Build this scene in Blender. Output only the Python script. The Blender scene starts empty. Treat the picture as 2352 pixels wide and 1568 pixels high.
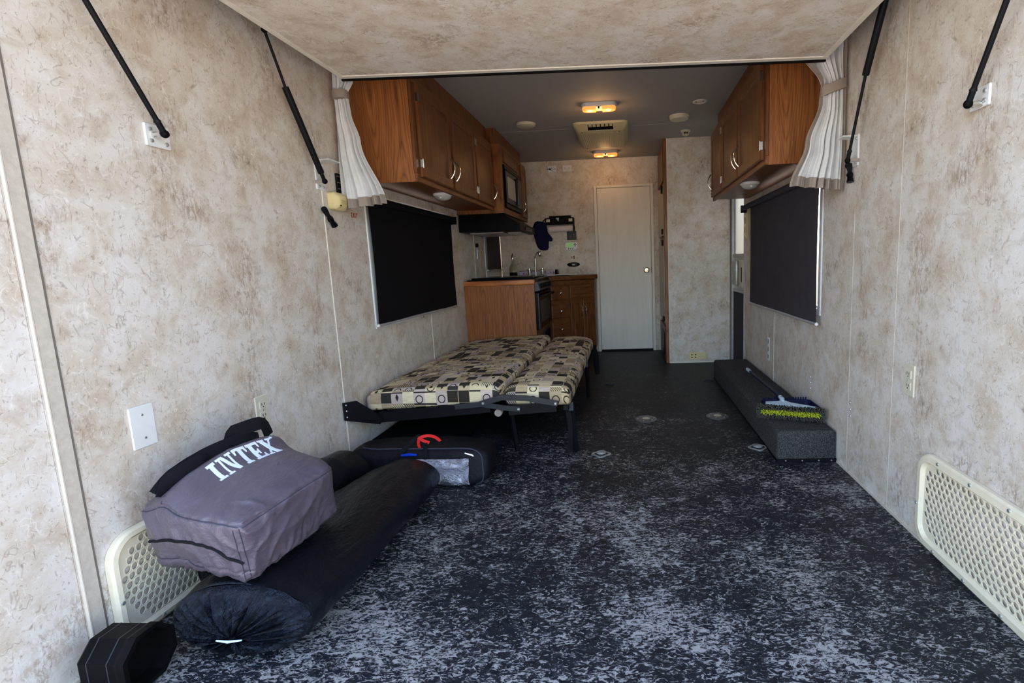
import bpy, bmesh, math, random
from math import sin, cos, pi, sqrt, atan2, radians, exp
from mathutils import Vector, Matrix, noise
random.seed(7)
S = bpy.context.scene
COL = S.collection
W, H, YF, YR = 2.44, 2.149, 5.85, 0.85      # room width, height, far wall, rear opening

# ------------------------------------------------------------------ camera
cam = bpy.data.cameras.new('camera'); co = bpy.data.objects.new('camera', cam); COL.objects.link(co); S.camera = co
pit, rol, yaw = radians(-8.1493), radians(-2.0959), radians(-3.8088)
fw = Vector((sin(yaw) * cos(pit), cos(yaw) * cos(pit), sin(pit)))
r0 = Vector((cos(yaw), -sin(yaw), 0)); u0 = r0.cross(fw)
rt = r0 * cos(rol) + u0 * sin(rol); up = -r0 * sin(rol) + u0 * cos(rol)
mw = Matrix((rt, up, -fw)).transposed().to_4x4(); mw.translation = (1.4297, 0, 1.0124)
co.matrix_world = mw
cam.sensor_width = 36; cam.lens = 36 * 1175.767 / 2352
cam.shift_x = (1176 - 1366.02) / 2352; cam.shift_y = (772.967 - 784) / 2352
cam.clip_start = 0.02

# ------------------------------------------------------------------ sky, sun, exposure
wd = bpy.data.worlds.new('World'); S.world = wd; wd.use_nodes = True
nt = wd.node_tree; nt.nodes.clear()
sky = nt.nodes.new('ShaderNodeTexSky'); sky.sky_type = 'NISHITA'; sky.sun_disc = False
sky.sun_elevation = radians(52); sky.sun_rotation = radians(20); sky.dust_density = 2.5; sky.air_density = 1.0
bg = nt.nodes.new('ShaderNodeBackground'); bg.inputs[1].default_value = 0.62
wo = nt.nodes.new('ShaderNodeOutputWorld')
wb = nt.nodes.new('ShaderNodeMix'); wb.data_type = 'RGBA'; wb.blend_type = 'MULTIPLY'; wb.inputs[0].default_value = 1; wb.inputs[7].default_value = (1.07, 1.0, .92, 1)   # camera white balance for open shade
nt.links.new(sky.outputs[0], wb.inputs[6]); nt.links.new(wb.outputs[2], bg.inputs[0]); nt.links.new(bg.outputs[0], wo.inputs[0])
sl = bpy.data.lights.new('sun', 'SUN'); sl.energy = 5.0; sl.angle = radians(0.6); sl.color = (1, .95, .88)
so = bpy.data.objects.new('sun', sl); COL.objects.link(so)
so.rotation_euler = (radians(-38), 0, radians(-20)); so.location = (0, 8, 8)
S.view_settings.view_transform = 'Standard'; S.view_settings.look = 'None'
S.view_settings.gamma = 1; S.view_settings.use_curve_mapping = False
S.view_settings.exposure = 1.05
S.cycles.max_bounces = 14; S.cycles.diffuse_bounces = 8; S.cycles.sample_clamp_indirect = 6

# ------------------------------------------------------------------ materials
def lin(c):
    return tuple((v / 12.92 if v <= .04045 else ((v + .055) / 1.055) ** 2.4) for v in c)
def rgb(r, g, b): return lin((r / 255, g / 255, b / 255)) + (1,)
class NM:
    """small node-material builder"""
    def __init__(s, name, rough=.5, metal=0, spec=.5):
        s.m = bpy.data.materials.new(name); s.m.use_nodes = True; s.t = s.m.node_tree
        s.b = s.t.nodes['Principled BSDF']
        s.b.inputs['Roughness'].default_value = rough; s.b.inputs['Metallic'].default_value = metal
        s.b.inputs['Specular IOR Level'].default_value = spec
    def n(s, typ, **k):
        nd = s.t.nodes.new('ShaderNode' + typ)
        for a, v in k.items(): setattr(nd, a, v)
        return nd
    def l(s, a, b): s.t.links.new(a, b)
    def coord(s, scale=(1, 1, 1), out='Object', rot=(0, 0, 0)):
        c = s.n('TexCoord'); mp = s.n('Mapping'); mp.inputs['Scale'].default_value = scale
        mp.inputs['Rotation'].default_value = rot
        s.l(c.outputs[out], mp.inputs[0]); return mp.outputs[0]
    def noise(s, v, scale, detail=4, rough=.55, dist=0):
        nd = s.n('TexNoise'); s.l(v, nd.inputs['Vector'])
        for k, x in (('Scale', scale), ('Detail', detail), ('Roughness', rough), ('Distortion', dist)): nd.inputs[k].default_value = x
        return nd.outputs['Fac']
    def ramp(s, f, stops):
        nd = s.n('ValToRGB'); s.l(f, nd.inputs[0]); e = nd.color_ramp.elements
        while len(e) < len(stops): e.new(.5)
        for i, (p, c) in enumerate(stops):
            e[i].position = p; e[i].color = c if isinstance(c, tuple) else (c, c, c, 1)
        return nd.outputs[0]
    def math(s, op, a, b=None, c=None):
        nd = s.n('Math', operation=op)
        for i, x in enumerate((a, b, c)):
            if x is None: continue
            if isinstance(x, (int, float)): nd.inputs[i].default_value = x
            else: s.l(x, nd.inputs[i])
        return nd.outputs[0]
    def mix(s, f, a, b, mode='MIX'):
        nd = s.n('Mix', data_type='RGBA', blend_type=mode)
        for i, x in ((0, f), (6, a), (7, b)):
            if isinstance(x, (int, float)): nd.inputs[i].default_value = x
            elif isinstance(x, tuple): nd.inputs[i].default_value = x
            else: s.l(x, nd.inputs[i])
        return nd.outputs[2]
    def color(s, c):
        if isinstance(c, tuple): s.b.inputs['Base Color'].default_value = c
        else: s.l(c, s.b.inputs['Base Color'])
    def bump(s, h, strength=.3, dist=.01):
        nd = s.n('Bump'); nd.inputs['Strength'].default_value = strength; nd.inputs['Distance'].default_value = dist
        s.l(h, nd.inputs['Height']); s.l(nd.outputs[0], s.b.inputs['Normal'])
    def roughness(s, r): s.l(r, s.b.inputs['Roughness'])

def plain(name, c, rough=.5, metal=0, var=.12, vscale=30, bump=0, bscale=200, spec=.5):
    m = NM(name, rough, metal, spec); v = m.coord()
    f = m.noise(v, vscale, 5, .6)
    dk = tuple(x * (1 - var) for x in c[:3]) + (1,); lt = tuple(min(1, x * (1 + var)) for x in c[:3]) + (1,)
    m.color(m.ramp(f, [(.3, dk), (.7, lt)]))
    if bump: m.bump(m.noise(v, bscale, 3), bump, .004)
    return m.m

def wallpaper():
    m = NM('wallpaper', .62, spec=.25); v = m.coord()
    a = m.noise(v, 6, 8, .66, .25)
    col = m.ramp(a, [(.32, rgb(196, 181, 163)), (.46, rgb(211, 202, 190)), (.60, rgb(220, 215, 209))])
    # round brown worn clusters, broken up by fine vertical grain
    cl = m.ramp(m.noise(v, 4.6, 2.5, .5, .15), [(.55, 0.0), (.68, 1.0)])
    st = m.ramp(m.noise(m.coord((1, 1, .45)), 55, 6, .78, .3), [(.45, 0.0), (.60, 1.0)])
    col = m.mix(m.math('MULTIPLY', m.math('MULTIPLY', cl, st), .72), col, rgb(140, 114, 88))
    sm = m.ramp(m.noise(v, 15, 6, .68, .5), [(.50, 0.0), (.66, 1.0)])
    col = m.mix(m.math('MULTIPLY', sm, .42), col, rgb(176, 156, 134))
    # small brown flecks all over
    fk = m.ramp(m.noise(m.coord((1, 1, .7)), 62, 6, .78, .5), [(.575, 0.0), (.66, 1.0)])
    fm = m.ramp(m.noise(v, 11, 3, .6), [(.40, .1), (.62, 1.0)])
    col = m.mix(m.math('MULTIPLY', m.math('MULTIPLY', fk, fm), .62), col, rgb(132, 108, 86))
    # hair-thin creases: short straight or slightly bent dashes in several directions, dark and pale
    c0 = m.n('TexCoord')
    def dash(rot, scale, squash, thr, bend):
        mp = m.n('Mapping'); mp.inputs['Rotation'].default_value = rot; m.l(c0.outputs['Object'], mp.inputs[0])
        m2 = m.n('Mapping'); m2.inputs['Scale'].default_value = (1, 1, squash); m.l(mp.outputs[0], m2.inputs[0])
        return m.ramp(m.noise(m2.outputs[0], scale, 2, .5, bend), [(thr, 0.0), (thr + .035, 1.0)])
    for rot, scl, sq, thr, c, f in (((.7, .6, .2), 150, .05, .675, rgb(122, 98, 76), .38), ((-.8, -.7, .4), 130, .045, .68, rgb(118, 94, 72), .38), ((.1, .2, .9), 170, .05, .668, rgb(126, 102, 80), .38),
                                    ((1.1, -.9, .5), 120, .04, .672, rgb(236, 231, 224), .42), ((-.5, .9, 1.2), 130, .04, .672, rgb(236, 231, 224), .42)):
        col = m.mix(m.math('MULTIPLY', dash(rot, scl, sq, thr, .5), f), col, c)
    def crease(rot, scale, squash, w_, msc, mlo):       # longer bent lines: contours of a stretched noise, cut into segments
        mp = m.n('Mapping'); mp.inputs['Rotation'].default_value = rot; m.l(c0.outputs['Object'], mp.inputs[0])
        m2 = m.n('Mapping'); m2.inputs['Scale'].default_value = (1, 1, squash); m.l(mp.outputs[0], m2.inputs[0])
        r_ = m.math('ABSOLUTE', m.math('SUBTRACT', m.noise(m2.outputs[0], scale, 2.2, .45, .25), .5))
        return m.math('MULTIPLY', m.ramp(r_, [(0, 1.0), (w_, 0.0)]), m.ramp(m.noise(mp.outputs[0], msc, 2, .6), [(mlo, 0.0), (mlo + .06, 1.0)]))
    for rot, scl, sq, w_, msc, mlo, c, f in (((.75, .7, .2), 17, .22, .016, 12, .57, rgb(112, 86, 62), .62), ((-.85, -.8, .4), 19, .2, .016, 13, .58, rgb(108, 82, 60), .6), ((1.45, 1.4, .1), 16, .2, .014, 11, .575, rgb(116, 92, 70), .55),
                                             ((.15, .2, .9), 21, .22, .018, 14, .57, rgb(118, 92, 68), .55), ((-.35, -.4, 1.7), 18, .2, .015, 12, .58, rgb(110, 86, 64), .55),
                                             ((1.1, -.9, .5), 14, .18, .013, 9, .54, rgb(240, 236, 229), .7), ((-.5, .9, 1.2), 15, .18, .014, 10, .55, rgb(240, 236, 229), .65), ((.4, -.3, 2.2), 20, .2, .016, 11, .55, rgb(238, 233, 226), .6)):
        col = m.mix(m.math('MULTIPLY', crease(rot, scl, sq, w_ * .75, msc, mlo), f * .72), col, c)
    m.color(col); m.bump(m.noise(v, 70, 5, .7, .3), .10, .004)
    return m.m
def flooring():
    m = NM('vinyl_floor', .5, spec=.18); v = m.coord()
    f1 = m.noise(m.coord((.75, 1.3, 1), rot=(0, 0, .35)), 48, 5, .70, 1.3)
    f2 = m.noise(m.coord((.6, 1.5, 1), rot=(0, 0, -.4)), 84, 3, .68, 1.1)
    f3 = m.noise(m.coord((.7, 1.2, 1)), 40, 6, .78, 1.6)
    big = m.noise(v, 2.4, 3, .55, .3); mid = m.noise(v, 8, 4, .65, .5)
    th = m.math('MULTIPLY_ADD', big, .24, m.math('MULTIPLY', mid, .22))
    sep = m.n('SeparateXYZ'); m.l(v, sep.inputs[0])
    near = m.math('MULTIPLY', m.math('SUBTRACT', 2.6, sep.outputs[1]), .035)      # dustier by the open rear; dim light's far fade put into the flecks
    near = m.math('MAXIMUM', m.math('MINIMUM', near, .045), -.06)
    def fl(n_, lo, hi): return m.ramp(m.math('ADD', m.math('ADD', n_, th), near), [(lo, 0.0), (hi, 1.0)])
    kk = m.math('MAXIMUM', m.math('MAXIMUM', fl(f1, .825, .862), m.math('MULTIPLY', fl(f2, .835, .875), .85)), m.math('MULTIPLY', fl(f3, .885, .92), .9))
    base = m.ramp(m.noise(v, 30, 6, .75, .5), [(.3, (.004, .005, .008, 1)), (.7, (.020, .023, .030, 1))])
    m.color(m.mix(m.math('MULTIPLY', kk, .9), base, (.34, .335, .33, 1)))
    m.roughness(m.ramp(f3, [(.3, .42), (.8, .62)]))
    m.bump(f1, .2, .002)
    return m.m
def oak(name, axis='z', dark=1.0, seed=0.0, freq=9, ring_amt=.5):
    m = NM(name, .40, spec=.35)
    i = 'xyz'.index(axis)
    c = m.n('TexCoord'); ad = m.n('VectorMath', operation='ADD'); ad.inputs[1].default_value = (seed, seed * 1.7, seed * .6)
    m.l(c.outputs['Object'], ad.inputs[0])
    def mp(k):
        q = m.n('Mapping'); q.inputs['Scale'].default_value = tuple(k if j == i else 1 for j in range(3)); m.l(ad.outputs[0], q.inputs[0]); return q.outputs[0]
    n = m.noise(mp(.16), 2.6, 1.5, .4, .2)
    ring = m.math('FRACT', m.math('MULTIPLY', n, freq * 3.2))
    g = m.ramp(ring, [(.0, 0.0), (.12, .65), (.45, 1.0), (.78, .85), (.93, .35), (1, 0.0)])
    fine = m.noise(mp(.03), 190, 3, .65); fine2 = m.noise(mp(.05), 60, 2, .5)
    f = m.math('MULTIPLY_ADD', g, ring_amt * .62, m.math('MULTIPLY_ADD', fine, .62, m.math('MULTIPLY', fine2, .28)))
    d = dark; lo = .20 + .0 * ring_amt
    col = m.ramp(f, [(.30, (.060 * d, .019 * d, .006 * d, 1)), (.55, (.185 * d, .062 * d, .017 * d, 1)), (.80, (.31 * d, .118 * d, .034 * d, 1)), (.95, (.42 * d, .18 * d, .06 * d, 1))])
    m.color(col); m.bump(fine, .10, .001)
    return m.m
def bed_fabric():
    m = NM('patchwork_fabric', .85, spec=.15)
    c = m.n('TexCoord'); g = m.n('NewGeometry'); s1 = m.n('SeparateXYZ'); m.l(c.outputs['Object'], s1.inputs[0])
    s2 = m.n('SeparateXYZ'); m.l(g.outputs['True Normal'], s2.inputs[0])
    fx = m.math('GREATER_THAN', m.math('ABSOLUTE', s2.outputs[0]), .72); fy = m.math('GREATER_THAN', m.math('ABSOLUTE', s2.outputs[1]), .72)
    u = m.math('SUBTRACT', s1.outputs[0], m.math('MULTIPLY', fx, s1.outputs[2]))
    w = m.math('ADD', s1.outputs[1], m.math('MULTIPLY', fy, s1.outputs[2]))
    U = m.math('DIVIDE', u, .060); V = m.math('DIVIDE', w, .066)
    row = m.math('FLOOR', V)
    wn0 = m.n('TexWhiteNoise', noise_dimensions='1D'); m.l(row, wn0.inputs['W'])
    U2 = m.math('ADD', U, m.math('MULTIPLY', wn0.outputs[0], .12))
    cx = m.math('FLOOR', U2); lu = m.math('SUBTRACT', m.math('FRACT', U2), .5); lv = m.math('SUBTRACT', m.math('FRACT', V), .5)
    cb = m.n('CombineXYZ'); m.l(cx, cb.inputs[0]); m.l(row, cb.inputs[1])
    wn = m.n('TexWhiteNoise', noise_dimensions='3D'); m.l(cb.outputs[0], wn.inputs['Vector'])
    sc = m.n('SeparateColor'); m.l(wn.outputs['Color'], sc.inputs[0]); R, G, B = sc.outputs
    pal = m.n('ValToRGB'); pal.color_ramp.interpolation = 'CONSTANT'; m.l(R, pal.inputs[0]); e = pal.color_ramp.elements
    while len(e) < 6: e.new(.5)
    for i, (p, q) in enumerate([(0, rgb(222, 206, 168)), (.25, rgb(198, 178, 140)), (.42, rgb(206, 188, 178)), (.58, rgb(230, 215, 180)), (.75, rgb(180, 160, 130)), (.88, rgb(194, 176, 166))]):
        e[i].position = p; e[i].color = q
    gr = m.ramp(m.noise(m.coord((8, 60, 60)), 5, 4, .7), [(.3, .74), (.7, 1.06)])
    col = m.mix(1.0, pal.outputs[0], gr, 'MULTIPLY')
    # black squares, rings, bars and stripes
    sq = m.math('MULTIPLY', m.math('LESS_THAN', G, .19), m.math('LESS_THAN', m.math('MAXIMUM', m.math('ABSOLUTE', lu), m.math('MULTIPLY', m.math('ABSOLUTE', lv), 1.0)), .47))
    dd = m.math('SQRT', m.math('ADD', m.math('MULTIPLY', lu, lu), m.math('MULTIPLY', m.math('ADD', lv, .18), m.math('ADD', lv, .18))))
    ring = m.math('MULTIPLY', m.math('LESS_THAN', m.math('ABSOLUTE', m.math('SUBTRACT', dd, .30)), .045), m.math('GREATER_THAN', G, .74))
    bar = m.math('MULTIPLY', m.math('GREATER_THAN', lv, .36), m.math('LESS_THAN', m.math('ABSOLUTE', m.math('SUBTRACT', B, .5)), .16))
    stv = m.math('GREATER_THAN', m.math('SINE', m.math('MULTIPLY', m.math('ADD', lu, m.math('MULTIPLY', lv, .7)), 34)), .35)
    stp = m.math('MULTIPLY', stv, m.math('LESS_THAN', m.math('ABSOLUTE', m.math('SUBTRACT', G, .26)), .05))
    leaf = m.math('MULTIPLY', m.math('LESS_THAN', m.math('ADD', m.math('MULTIPLY', m.math('ABSOLUTE', lu), 2.2), m.math('ABSOLUTE', lv)), .34), m.math('LESS_THAN', m.math('ABSOLUTE', m.math('SUBTRACT', G, .36)), .045))
    k = sq
    for q in (ring, bar, stp, leaf): k = m.math('MAXIMUM', k, q)
    m.color(m.mix(m.math('MULTIPLY', k, .95), col, (.010, .0095, .0095, 1)))
    m.bump(m.noise(m.coord(), 420, 2), .25, .002)
    return m.m
def carpet(name, c, sc=260):
    m = NM(name, 1.0, spec=.05); v = m.coord(); f = m.noise(v, sc, 4, .8)
    m.color(m.ramp(f, [(.35, tuple(x * .25 for x in c[:3]) + (1,)), (.52, c), (.68, tuple(min(1, x * 2.6) for x in c[:3]) + (1,))]))
    m.bump(f, .9, .01); return m.m
def cloth(name, c, rough=.8, sheen=0, bs=350, big=0):
    m = NM(name, rough, spec=.15); v = m.coord(); f = m.noise(v, 9, 5, .6)
    m.color(m.ramp(f, [(.3, tuple(x * .85 for x in c[:3]) + (1,)), (.7, tuple(min(1, x * 1.1) for x in c[:3]) + (1,))]))
    if sheen: m.b.inputs['Sheen Weight'].default_value = sheen
    h = m.noise(v, bs, 2)
    if big:
        h2 = m.noise(m.coord((1, .35, 1)), 22, 5, .6, 1.6); h = m.math('MULTIPLY_ADD', h2, big, m.math('MULTIPLY', h, .08))
        m.bump(h, .6, .012)
    else: m.bump(h, .25, .002)
    return m.m
def emit(name, c, s):
    m = NM(name); m.b.inputs['Emission Color'].default_value = c; m.b.inputs['Emission Strength'].default_value = s
    m.color(c); return m.m
def plastic_film(name, c, rough, sc, k):
    m = NM(name, rough, spec=.34); m.b.inputs['Specular Tint'].default_value = (.55, .72, 1, 1); v = m.coord((1, .4, 1))
    a = m.noise(v, sc, 6, .65, 2.2); b = m.noise(m.coord(), sc * 4, 4, .6, 1.0)
    m.color(c); m.bump(m.math('MULTIPLY_ADD', b, .3, a), k, .02)
    sc2 = m.ramp(m.noise(m.coord((.3, 3, 1)), 60, 5, .8, 1), [(.62, 0.0), (.75, 1.0)])
    m.color(m.mix(m.math('MULTIPLY', sc2, .07), c, (.35, .36, .4, 1)))
    return m.m

M = {}
M['wall'] = wallpaper(); M['floor'] = flooring(); M['fabric'] = bed_fabric()
M['ceil'] = plain('ceiling_vinyl', rgb(150, 148, 147), .75, var=.05, vscale=300, bump=.15, bscale=500)
M['oak'] = oak('oak_veneer', ring_amt=.35); M['oak_y'] = oak('oak_rail', 'y', .9, 3.1, 6, .25); M['oak_d'] = oak('oak_door', 'z', .72, 5.3, 5, .25)
M['oak_dx'] = oak('oak_drawer', 'x', .7, 8.3, 5, .3); M['oak_edge'] = oak('oak_counter_edge', 'x', 2.4, 2.2, 4, .25)
M['oak_end'] = oak('oak_end_panel', 'z', 1.3, 11.7, 30, .34)
M['counter'] = plain('counter_laminate', rgb(120, 92, 66), .35)
M['seam'] = plain('seam_trim', rgb(226, 220, 208), .5, var=.06)
M['trimdirty'] = plain('rear_trim', rgb(198, 189, 176), .6, var=.1, vscale=60, bump=.2)
M['trimwhite'] = plain('rear_trim_bead', rgb(206, 198, 185), .5, var=.06)
M['grey_line'] = plain('grey_gasket', rgb(120, 112, 104), .7)
M['white'] = plain('white_plastic', rgb(226, 228, 228), .4, var=.03)
M['ivory'] = plain('ivory_plastic', rgb(214, 208, 188), .4, var=.04)
M['cream'] = plain('cream_plastic', rgb(222, 205, 150), .45, var=.05)
M['vent'] = plain('vent_plastic', rgb(234, 225, 200), .45, var=.05)
M['black'] = plain('black_plastic', (.004, .004, .005, 1), .42, spec=.07)
M['blackm'] = plain('black_metal', (.006, .006, .008, 1), .45, spec=.14)
M['blackg'] = plain('black_gloss', (.004, .004, .005, 1), .22, spec=.12)
M['bluegrey'] = plain('dark_steel_edge', (.035, .042, .052, 1), .38, metal=.4)
M['armsteel'] = plain('dark_grey_steel', (.022, .024, .029, 1), .42, spec=.35)
M['socket'] = plain('socket_alloy', (.16, .165, .17, 1), .36, metal=.6)
M['chrome'] = plain('chrome', (.72, .70, .66, 1), .16, metal=1, var=.04)
M['steel'] = plain('zinc_steel', (.50, .52, .51, 1), .34, metal=.7)
M['brass'] = plain('nickel_brass', (.60, .53, .38, 1), .25, metal=1)
M['silver'] = plain('silver_paint', rgb(178, 178, 182), .4, metal=.3)
M['door'] = None
M['shade'] = cloth('black_roller_fabric', (.0035, .0035, .0055, 1), .85)
M['shade2'] = cloth('charcoal_roller_fabric', (.055, .051, .066, 1), .85)
M['curtain'] = cloth('curtain_canvas', rgb(214, 214, 215), .9)
M['hem'] = cloth('curtain_hem_canvas', rgb(150, 138, 128), .9)
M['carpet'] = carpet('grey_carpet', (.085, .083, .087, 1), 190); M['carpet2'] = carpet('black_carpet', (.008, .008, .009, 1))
M['bag'] = cloth('purple_grey_nylon', (.098, .082, .112, 1), .36, .0, 500, .7); M['bag'].node_tree.nodes['Principled BSDF'].inputs['Specular IOR Level'].default_value = .55
M['strap'] = cloth('black_webbing', (.008, .008, .010, 1), .85)
M['blackbag'] = cloth('black_nylon', (.007, .007, .010, 1), .5, 0, 500, .6)
M['tarp'] = plastic_film('black_plastic_wrap', (.004, .0045, .007, 1), .27, 10, .5)
M['tarp2'] = plastic_film('black_bin_liner', (.005, .0055, .009, 1), .20, 18, .8)
M['window_film'] = plastic_film('clear_vinyl_window', (.52, .53, .62, 1), .10, 16, 1.0); M['window_film'].node_tree.nodes['Principled BSDF'].inputs['Metallic'].default_value = .9
M['print'] = plain('white_print', rgb(222, 232, 240), .6, var=.03)
M['stitch'] = plain('dark_stitching', (.03, .03, .05, 1), .8)
M['red'] = cloth('red_ribbon', rgb(215, 40, 38), .6); M['blue'] = cloth('blue_tag', rgb(20, 60, 190), .5)
M['redp'] = plain('red_print', rgb(170, 30, 50), .5); M['navy'] = cloth('navy_quilted_cotton', rgb(26, 28, 62), .9)
M['navyp'] = plain('navy_plastic', rgb(18, 22, 58), .45, spec=.2); M['paleblue'] = plain('pale_blue_plastic', rgb(196, 218, 232), .4)
M['bristle'] = cloth('grey_bristles', rgb(92, 92, 84), .9); M['lime'] = cloth('lime_bristles', rgb(200, 210, 60), .9)
M['lens'] = emit('amber_lens', (1, .34, .07, 1), .50); M['bulb'] = emit('warm_bulb', (1, .60, .15, 1), 1.7)
M['lcd'] = emit('green_display', (.30, .62, .24, 1), .10)
M['ac'] = plain('beige_ac_plastic', rgb(196, 184, 146), .5, var=.04); M['disc'] = plain('cream_vent_disc', rgb(200, 196, 176), .5, var=.04)
M['paper'] = plain('paper_white', rgb(224, 214, 214), .8, var=.03)
M['gravel'] = plain('gravel_ground', rgb(176, 164, 148), .95, var=.3, vscale=60)
M['lampw'] = plain('lamp_housing', rgb(206, 204, 200), .45, var=.03)
M['frost'] = plain('frosted_lamp_lens', rgb(176, 178, 176), .25, var=.05)
def door_white():
    m = NM('white_woodgrain_door', .5); v = m.coord((6, 6, .5)); f = m.noise(v, 5, 5, .6, .8)
    m.color(m.ramp(f, [(.3, rgb(222, 218, 210)), (.6, rgb(229, 226, 219))])); m.bump(f, .1, .003); return m.m
M['door'] = door_white()
def floral():
    m = NM('floral_print', .6); v = m.coord(); n = m.n('TexVoronoi'); m.l(v, n.inputs['Vector']); n.inputs['Scale'].default_value = 38
    m.color(m.ramp(n.outputs['Distance'], [(.18, rgb(92, 20, 48)), (.42, rgb(200, 170, 196)), (.75, rgb(190, 186, 214))])); return m.m
M['floral'] = floral()
def glass(name, tint=(1, 1, 1, 1), rough=0.0):
    m = NM(name, rough); m.color(tint); m.b.inputs['Transmission Weight'].default_value = 1; m.b.inputs['IOR'].default_value = 1.02 if rough == 0 else 1.3
    return m.m
M['glass'] = glass('window_glass'); M['bottleg'] = glass('bottle_glass', (.75, .78, .72, 1), .03); M['frostg'] = glass('frosted_door_glass', (.20, .21, .21, 1), .45)

# ------------------------------------------------------------------ mesh helpers
ORG = {}
class MB:
    def __init__(s): s.v = []; s.f = []; s.M = None
    def add(s, vs, fs):
        o = len(s.v)
        s.v += [tuple(s.M @ Vector(p)) for p in vs] if s.M else [tuple(p) for p in vs]
        s.f += [tuple(i + o for i in f) for f in fs]
        return s
    def box(s, x0, x1, y0, y1, z0, z1, bev=0.0, seg=1):
        if bev <= 0:
            v = [(x, y, z) for x in (x0, x1) for y in (y0, y1) for z in (z0, z1)]
            return s.add(v, [(0, 1, 3, 2), (4, 6, 7, 5), (0, 4, 5, 1), (2, 3, 7, 6), (0, 2, 6, 4), (1, 5, 7, 3)])
        bm = bmesh.new(); bmesh.ops.create_cube(bm, size=1)
        for q in bm.verts: q.co = ((x0 + x1) / 2 + q.co.x * (x1 - x0), (y0 + y1) / 2 + q.co.y * (y1 - y0), (z0 + z1) / 2 + q.co.z * (z1 - z0))
        bmesh.ops.bevel(bm, geom=bm.edges[:], offset=bev, segments=seg, profile=.5, affect='EDGES', clamp_overlap=True)
        bm.verts.index_update(); vs = [tuple(q.co) for q in bm.verts]; fs = [tuple(q.index for q in f.verts) for f in bm.faces]; bm.free()
        return s.add(vs, fs)
    def rings(s, rs, cap0=True, cap1=True, closed=True):
        n = len(rs[0]); v = [p for r in rs for p in r]; f = []
        for i in range(len(rs) - 1):
            for j in range(n if closed else n - 1):
                k = (j + 1) % n; f.append((i * n + j, i * n + k, (i + 1) * n + k, (i + 1) * n + j))
        if cap0: f.append(tuple(range(n - 1, -1, -1)))
        if cap1: f.append(tuple((len(rs) - 1) * n + j for j in range(n)))
        return s.add(v, f)
    def tube(s, pts, r, n=10, ry=None):
        pts = [Vector(p) for p in pts]; rs = []
        rr = r if isinstance(r, (list, tuple)) else [r] * len(pts)
        pu = None
        for i, p in enumerate(pts):
            d = (pts[min(i + 1, len(pts) - 1)] - pts[max(i - 1, 0)]).normalized()
            if pu is None: a = Vector((0, 0, 1)) if abs(d.z) < .9 else Vector((0, 1, 0))
            else: a = pu
            x = d.cross(a).normalized(); y = x.cross(d).normalized(); pu = y
            k = (ry / r) if (ry and not isinstance(r, (list, tuple))) else 1
            rs.append([tuple(p + x * rr[i] * cos(2 * pi * j / n) + y * rr[i] * k * sin(2 * pi * j / n)) for j in range(n)])
        return s.rings(rs)
    def cyl(s, a, b, r0, r1=None, n=16): return s.tube([a, b], [r0, r0 if r1 is None else r1], n)
    def lathe(s, prof, c, ax='z', n=24, cap=True):
        rs = []
        for r, h in prof:
            ring = []
            for j in range(n):
                t = 2 * pi * j / n; a, b = r * cos(t), r * sin(t)
                ring.append({'z': (c[0] + a, c[1] + b, c[2] + h), 'y': (c[0] + a, c[1] + h, c[2] - b), 'x': (c[0] + h, c[1] + a, c[2] + b)}[ax])
            rs.append(ring)
        return s.rings(rs, cap, cap)
    def prism(s, poly, d):
        """poly: 3D points, extruded along vector d"""
        d = Vector(d); a = [tuple(p) for p in poly]; b = [tuple(Vector(p) + d) for p in poly]
        return s.rings([a, b])
    def sphere(s, c, r, n=14, m=8):
        r = r if isinstance(r, tuple) else (r, r, r); rs = []
        for i in range(m + 1):
            t = -pi / 2 + pi * min(max(i / m, .02), .98); rs.append([(c[0] + r[0] * cos(t) * cos(2 * pi * j / n), c[1] + r[1] * cos(t) * sin(2 * pi * j / n), c[2] + r[2] * sin(t)) for j in range(n)])
        return s.rings(rs)
    def grid(s, fn, nu, nv):
        v = [fn(i / nu, j / nv) for i in range(nu + 1) for j in range(nv + 1)]
        f = [(i * (nv + 1) + j, (i + 1) * (nv + 1) + j, (i + 1) * (nv + 1) + j + 1, i * (nv + 1) + j + 1) for i in range(nu) for j in range(nv)]
        return s.add(v, f)
    def sheet(s, fn, nu, nv, th):
        """closed thin sheet: fn(u,v,side)"""
        a = [fn(i / nu, j / nv, 0) for i in range(nu + 1) for j in range(nv + 1)]; b = [fn(i / nu, j / nv, 1) for i in range(nu + 1) for j in range(nv + 1)]
        n = len(a); f = []; I = lambda i, j: i * (nv + 1) + j
        for i in range(nu):
            for j in range(nv):
                f.append((I(i, j), I(i + 1, j), I(i + 1, j + 1), I(i, j + 1))); f.append(tuple(n + q for q in (I(i, j), I(i, j + 1), I(i + 1, j + 1), I(i + 1, j))))
        bd = [I(i, 0) for i in range(nu + 1)] + [I(nu, j) for j in range(1, nv + 1)] + [I(i, nv) for i in range(nu - 1, -1, -1)] + [I(0, j) for j in range(nv - 1, 0, -1)]
        for q in range(len(bd)):
            p, r = bd[q], bd[(q + 1) % len(bd)]; f.append((r, p, n + p, n + r))
        return s.add(a + b, f)
    def build(s, name, mat, parent=None, label=None, loc=None, kind=None, cat=None, group=None, smooth=.6, subsurf=0):
        me = bpy.data.meshes.new(name)
        o = Vector(loc) if loc is not None else (ORG[parent.name] if parent else Vector((0, 0, 0)))
        me.from_pydata([tuple(Vector(p) - o) for p in s.v], [], s.f)
        bm = bmesh.new(); bm.from_mesh(me); bmesh.ops.recalc_face_normals(bm, faces=bm.faces[:]); bm.to_mesh(me); bm.free()
        me.materials.append(M[mat])
        if smooth:
            me.polygons.foreach_set('use_smooth', [True] * len(me.polygons)); me.set_sharp_from_angle(angle=smooth)
        ob = bpy.data.objects.new(name, me); COL.objects.link(ob)
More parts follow.
